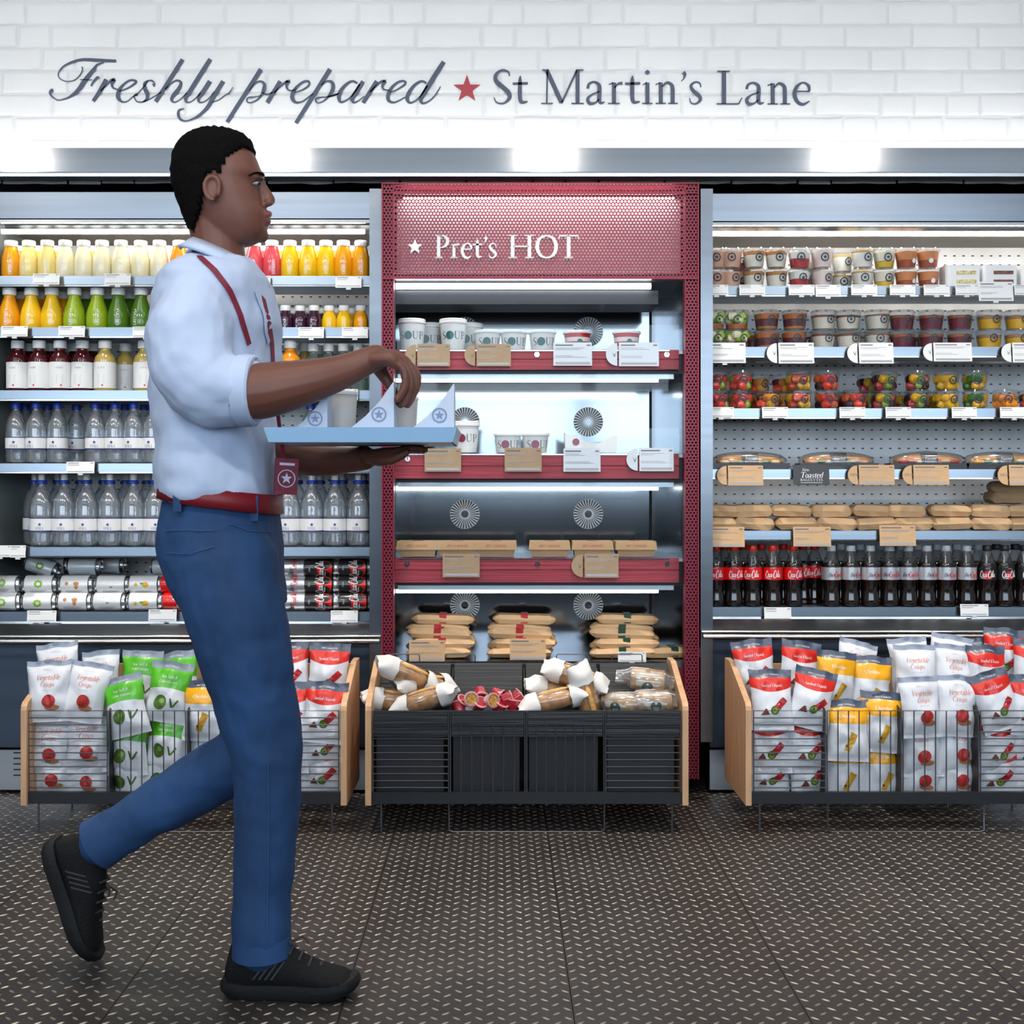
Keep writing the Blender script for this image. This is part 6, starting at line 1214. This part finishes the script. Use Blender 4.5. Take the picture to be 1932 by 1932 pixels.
def on(bv, x, y, off=.002, fall=2.45):
    o = Vector((0, 0, CAM_H)); d = (P(x, y, 1.0)-o).normalized(); h, nn, *_ = bv.ray_cast(o, d)
    return (h+nn*off, nn) if h else (P(x, y, fall), Vector((0, -1, 0)))
def strap(bv, pts, wd, th=.0015, seg=6, steps=4):
    """flat band that lies on a surface along a pixel path"""
    q = []
    for i in range(len(pts)-1):
        for k in range(steps): t = k/steps; q.append((pts[i][0]+(pts[i+1][0]-pts[i][0])*t, pts[i][1]+(pts[i+1][1]-pts[i][1])*t))
    q.append(pts[-1]); H_ = [on(bv, x, y, .003) for x, y in q]; mb = MB(); vs = []
    for i, (p, nn) in enumerate(H_):
        t = (H_[min(i+1, len(H_)-1)][0]-H_[max(i-1, 0)][0]).normalized(); s_ = t.cross(nn).normalized()*wd/2; vs += [p-s_, p+s_, p+s_+nn*th, p-s_+nn*th]
    mb.add(vs, [(4*i+a, 4*i+(a+1) % 4, 4*i+4+(a+1) % 4, 4*i+4+a) for i in range(len(H_)-1) for a in range(4)]+[(3, 2, 1, 0), tuple(4*(len(H_)-1)+a for a in range(4))]); return mb
def dress(nm, mb, m, smooth=True): o = mb.build(nm, m, man, smooth); o.data.transform(man_inv); return o
M_mar = mat('maroon_cloth', '7A1830', .6, vary=(90, .2))
dress('lanyard_strap', strap(bv_s, [(376, 486), (405, 512), (432, 548), (452, 595), (468, 650)], .011), M_mar)
dress('lanyard_strap', strap(bv_s, [(492, 556), (503, 600), (511, 650), (513, 690)], .014), M_mar)
dress('placket', strap(bv_s, [(484, 545), (503, 600), (508, 640)], .030, .001), M_shirt)
# collar
m = MB(); n = 30; vs = []
for i in range(n+1):
    t = -math.pi*.93+2*math.pi*.93*i/n; f = (1-math.cos(t))/2   # 0 at the front, 1 at the back
    cx_ = math.cos(t); sy = math.sin(t); xt = 421+57*cx_; xb = 421+80*cx_+(10 if f < .2 else 0)
    yt = 449+50*(1-f); yb = 471+60*(1-f)**1.2+(10 if f < .12 else 0)
    vs += [Vector((X(xt, YM), YM-.066*sy, Z(yt, YM))), Vector((X(xb, YM), YM-.132*sy, Z(yb, YM)))]
m.add(vs, [(2*i, 2*i+1, 2*i+3, 2*i+2) for i in range(n)]); co_ = dress('collar', m, M_shirt); sd_ = co_.modifiers.new('depth', 'SOLIDIFY'); sd_.thickness = .007; sd_.offset = 1
# rolled cuff and maroon band
m = MB(); pc = [P(462, 737, 2.38), P(480, 737, 2.378)]; ax = (pc[1]-pc[0]).normalized(); m.tube([pc[0]-ax*.012, pc[0]-ax*.010, pc[0], pc[1], pc[1]+ax*.004, pc[1]+ax*.004, pc[1]-ax*.01], [.060, .068, .069, .068, .064, .057, .054], 24, cap=False); dress('rolled_cuff', m, M_shirt)
# badge pouch
m = MB(); m.box(-.023, .023, -.004, .004, -.036, .036); bd = m.build('badge_pouch', M_mar, man); bd.location = Vector(P(540, 899, 2.50))-Vector(man.location); bd.rotation_euler = (0, .05, .35)
m = MB(); star_to(m, .012, lambda u, v: (u, -.0046, v-.004)); ring_to(m, .016, .0178, lambda u, v: (u, -.0046, v-.004)); m.box(-.015, .015, -.0046, -.0042, .022, .027); m.build('pouch_print', mat('pale_print', 'C8CCE0', .5), bd)
m = MB(); m.tube([P(513, 690, 2.46), P(524, 780, 2.475), P(536, 866, 2.50)], .004, 6); dress('pouch_cord', m, M_mar)
# jeans
b = MB()
PE = [(936, 318, 516, .145), (960, 310, 521, .155), (1000, 304, 526, .165), (1050, 307, 531, .168), (1100, 322, 535, .165), (1140, 345, 538, .150)]
loft(b, [ell(xb, xf, py, hw, n=32, pw=.88) for py, xb, xf, hw in PE])
chain(b, [(424, 1060, 2.49, .105), (442, 1150, 2.48, .099), (464, 1240, 2.485, .091), (484, 1330, 2.495, .082), (501, 1410, 2.50, .073), (504, 1480, 2.505, .0675), (502, 1560, 2.51, .0645), (498, 1640, 2.515, .061), (495, 1710, 2.515, .0575), (493, 1752, 2.515, .060), (494, 1782, 2.515, .057)], 20)
chain(b, [(425, 1060, 2.67, .105), (448, 1180, 2.67, .096), (470, 1300, 2.67, .082), (484, 1385, 2.67, .073), (462, 1425, 2.67, .069), (390, 1468, 2.67, .066), (310, 1515, 2.675, .060), (240, 1557, 2.68, .053), (190, 1588, 2.68, .050)], 20)
me = remesh(b, .005, 4)
def fold_j(p): return .0045*noise.noise(Vector((p.x*9+p.z*7, p.y*6, p.z*15)))+.002*noise.noise(p*34)
M_denim = mat('blue_denim', '1F426C', .8, bump=(420, .2), vary=(5, .30, (2.2, 2.2, .7)))
jeans = finish(me, 'jeans', M_denim, man, fold_j); bv_j = BVHTree.FromPolygons([v.co.copy() for v in me.vertices], [p.vertices[:] for p in me.polygons]); me.transform(man_inv)
for pa, pb_, rr_ in ((P(493, 1748, 2.515), P(495, 1799, 2.518), .0580), (P(226, 1566, 2.68), P(182, 1594, 2.682), .0545)):
    m = MB(); ax = (pb_-pa); m.tube([pa, pa+ax*.3, pa+ax*.75, pb_, pb_, pb_-ax*.3], [rr_*.93, rr_, rr_*1.03, rr_*1.05, rr_*.98, rr_*.95], 26, cap=False); o = m.build('trouser_hem', M_denim, man, True); o.data.transform(man_inv)
M_seam = mat('seam_thread', '2E5078', .8)
for pts in ([(505, 1440), (507, 1540), (505, 1640), (503, 1760)], [(432, 990), (470, 1004), (520, 1004)], [(312, 1002), (360, 1000), (405, 1004)], [(314, 1042), (360, 1046), (405, 1032)]): dress('seam', strap(bv_j, pts, .0018, .0008), M_seam)
m = MB(); vs = []; n = 40
for i in range(n):
    t = 2*math.pi*i/n; c_, s_ = math.cos(t), math.sin(t); c2 = math.copysign(abs(c_)**.88, c_); s2 = math.copysign(abs(s_)**.88, s_)
    x = 418+106*c2; dz = 22*c_; hw = .160
    for yy, o_ in ((920+dz*.55, 1.0), (952+dz*.75, 1.02)): vs.append((X(418+106*o_*c2, YM), YM-hw*o_*s2, Z(yy+2, YM)))
m.add(vs, [(2*i, 2*((i+1) % n), 2*((i+1) % n)+1, 2*i+1) for i in range(n)]); be = dress('belt', m, mat('red_belt', '7E1420', .5)); sd_ = be.modifiers.new('depth', 'SOLIDIFY'); sd_.thickness = .006; sd_.offset = 1
for x0_, yy in ((372, 916), (500, 934)):
    m = MB(); q = P(x0_, yy, YM); tt = (x0_-418)/106; yv = YM-.169*math.sqrt(max(0, 1-abs(tt)**2.2)); zz = 46/F_PX*YM; m.box(q.x-.008, q.x+.008, yv-.006, yv-.001, q.z-zz, q.z); dress('belt_loop', m, M_denim, False)
# trainers
def shoe():
    r = MB(); secs = [(-.090, .030, .062, .020), (-.080, .014, .100, .032), (-.050, .012, .112, .037), (-.010, .012, .116, .037), (.030, .012, .100, .038), (.070, .012, .076, .042), (.110, .014, .060, .045), (.145, .018, .050, .042), (.165, .024, .040, .026)]
    rings = []
    for x, z0_, z1, hw in secs:
        ring = []
        for i in range(20):
            a_ = 2*math.pi*i/20; c_, s_ = math.cos(a_), math.sin(a_); zz = (z0_+z1)/2+(z1-z0_)/2*math.copysign(abs(s_)**.8, s_); taper = 1-.38*max(0, (zz-z0_)/(z1-z0_)-.35) if x < .06 else 1-.25*max(0, s_)
            ring.append(Vector((x, hw*taper*math.copysign(abs(c_)**.8, c_), zz)))
        rings.append(ring)
    loft(r, rings); ub = r.mesh('upper', mat('black_mesh_fabric', (.005, .005, .0055), .75, spec=.25, bump=(220, .6)), True, 180)
    s = MB(); pl_ = []
    for k in range(25):
        t = math.pi*2*k/24
    prof = [(-.096, .022), (-.085, .034), (-.05, .039), (0, .038), (.04, .038), (.08, .043), (.12, .046), (.15, .041), (.170, .026), (.176, 0)]
    out = [(x, y) for x, y in prof]+[(x, -y) for x, y in reversed(prof[:-1])]; n = len(out); vs = []
    for z, k in ((0, .94), (.006, 1.0), (.020, 1.03), (.030, .99)):
        for x, y in out:
            spring = max(0, (x-.10)/.08)**2*.016+max(0, (-.06-x)/.04)**2*.008; vs.append((x*k, y*k, z+spring))
    s.add(vs, [(k*n+i, k*n+(i+1) % n, (k+1)*n+(i+1) % n, (k+1)*n+i) for k in range(3) for i in range(n)]+[tuple(range(n)), tuple(range(4*n-1, 3*n-1, -1))]); sb_ = s.mesh('sole', mat('black_rubber', (.007, .0075, .0085), .65, spec=.3, bump=(90, .4)), True, 50)
    l = MB()
    for k in range(5): x = .022+k*.019; z = .106-k*.011; l.tube([(x, -.024, z-.008), (x+.004, 0, z+.003), (x, .024, z-.008)], .0028, 6)
    lm_ = l.mesh('laces', mat('charcoal_lace', (.03, .03, .032), .7), True)
    bw = MB(); bw.tube([(.03, -.01, .106), (.042, -.024, .112), (.056, -.020, .104), (.04, -.004, .106), (.06, .016, .110), (.074, .014, .098)], .0022, 6); bm_ = bw.mesh('lace_bow', mat('charcoal_lace', (.03, .03, .032), .7), True)
    st = MB()
    for k in range(4): st.add([(-.03+k*.012, -.0385, .042), (-.026+k*.012, -.0385, .042), (.0+k*.012, -.0345, .078), (-.004+k*.012, -.0345, .078)], [(0, 1, 2, 3)])
    sm_ = st.mesh('side_stripe', mat('dark_stripe', (.035, .035, .04), .5))
    return ub, sb_, lm_, bm_, sm_
SH = shoe()
for loc, rot in ((P(512, 1800, 2.52), (0, 0, -.05)), (P(160, 1618, 2.685), (0, math.radians(70.7), 0))):
    up = link('shoe_upper', SH[0], man); up.location = loc-Vector(man.location)
    if rot[1] == 0: up.location.z = 0.0015
    else:
        up.location = up.location+Matrix.Rotation(rot[1], 3, 'Y') @ Vector((.035, 0, -.075))
    up.rotation_euler = rot
    for nm, d in zip(('sole', 'laces', 'lace_bow', 'side_stripe'), SH[1:]): link(nm, d, up)
# ------------------------------------------------------------------ tray and what stands on it
M_tray = mat('pale_blue_tray', 'A2CAEC', .42)
YT0, YT1 = 2.36, 2.64; zt1, zt0 = Z(806, YT0), Z(834, YT0); xa, xb = X(497, YT0), X(862, YT0)
tr_ = thing('serving_tray', 'pale blue serving tray carried level in both hands', 'tray', ((xa+xb)/2, (YT0+YT1)/2, zt0)); hx, hy, hz = (xb-xa)/2, (YT1-YT0)/2, zt1-zt0
m = MB(); m.box(-hx+.012, hx-.012, -hy+.012, hy-.012, 0, .004); m.build('tray_base', M_tray, tr_)
m = MB()
o1 = [(-hx, -hy), (hx, -hy), (hx, hy), (-hx, hy)]; i1 = [(-hx+.006, -hy+.006), (hx-.006, -hy+.006), (hx-.006, hy-.006), (-hx+.006, hy-.006)]; o0 = [(-hx+.008, -hy+.008), (hx-.008, -hy+.008), (hx-.008, hy-.008), (-hx+.008, hy-.008)]; i0 = [(-hx+.013, -hy+.013), (hx-.013, -hy+.013), (hx-.013, hy-.013), (-hx+.013, hy-.013)]
m.add([(x, y, 0) for x, y in o0]+[(x, y, hz) for x, y in o1]+[(x, y, hz) for x, y in i1]+[(x, y, .003) for x, y in i0], [(k*4+i, k*4+(i+1) % 4, (k+1)*4+(i+1) % 4, (k+1)*4+i) for k in range(3) for i in range(4)]); m.build('tray_rim', M_tray, tr_)
M_pack = mat('pale_pack_card', 'C9D3E4', .55); M_packlogo = mat('slate_logo', '7F92B4', .55)
zf_ = zt0+.0045
def wedge(x0_, x1_, top, Yc, lab):
    a_, c_ = X(x0_, Yc), X(x1_, Yc); h_ = Z(top, Yc)-zf_; t = thing('sandwich_wedge', lab, 'sandwich', ((a_+c_)/2, Yc, zf_), group='sandwich wedges on the tray'); w_ = (c_-a_)/2
    m = MB(); m.prism([(-w_*1.35, 0), (w_, 0), (w_, h_), (w_-.003, h_*.97), (w_*.35, h_*.66), (-w_*.3, h_*.41), (-w_, h_*.2)], -.034, .034); cd = m.build('carton', M_pack, t)
    m = MB(); fn = lambda u, v: (u+w_*.32, -.0350, v+h_*.44); ring_to(m, .0115, .0145, fn); star_to(m, .010, fn); m.build('logo', M_packlogo, cd); return t
wedge(556, 622, 740, 2.44, 'white triangular sandwich wedge under the forearm on the tray')
wedge(664, 746, 722, 2.44, 'white triangular sandwich wedge in the middle of the tray below the hand')
wedge(778, 858, 726, 2.44, 'white triangular sandwich wedge at the right end of the tray')
def paper_cup(px_, Yc, r_, top, lab):
    h_ = Z(top, Yc)-zf_; t = thing('paper_cup', lab, 'cup', (X(px_, Yc), Yc, zf_), group='cups on the tray'); m = MB(); m.lathe([(r_*.8, 0), (r_, h_*.93)], 20, cap1=False); m.build('cup', mat('cream_card', 'DDD6CC', .6), t, True)
    m = MB(); m.lathe([(r_*1.0, h_*.92), (r_*1.07, h_*.925), (r_*1.07, h_*.97), (r_*.95, h_)], 20); m.build('lid', M_white, t, True)
paper_cup(646, 2.52, .030, 738, 'cream paper cup on the tray between two wedges')
paper_cup(764, 2.53, .026, 748, 'cream paper cup on the tray behind the hanging fingers')
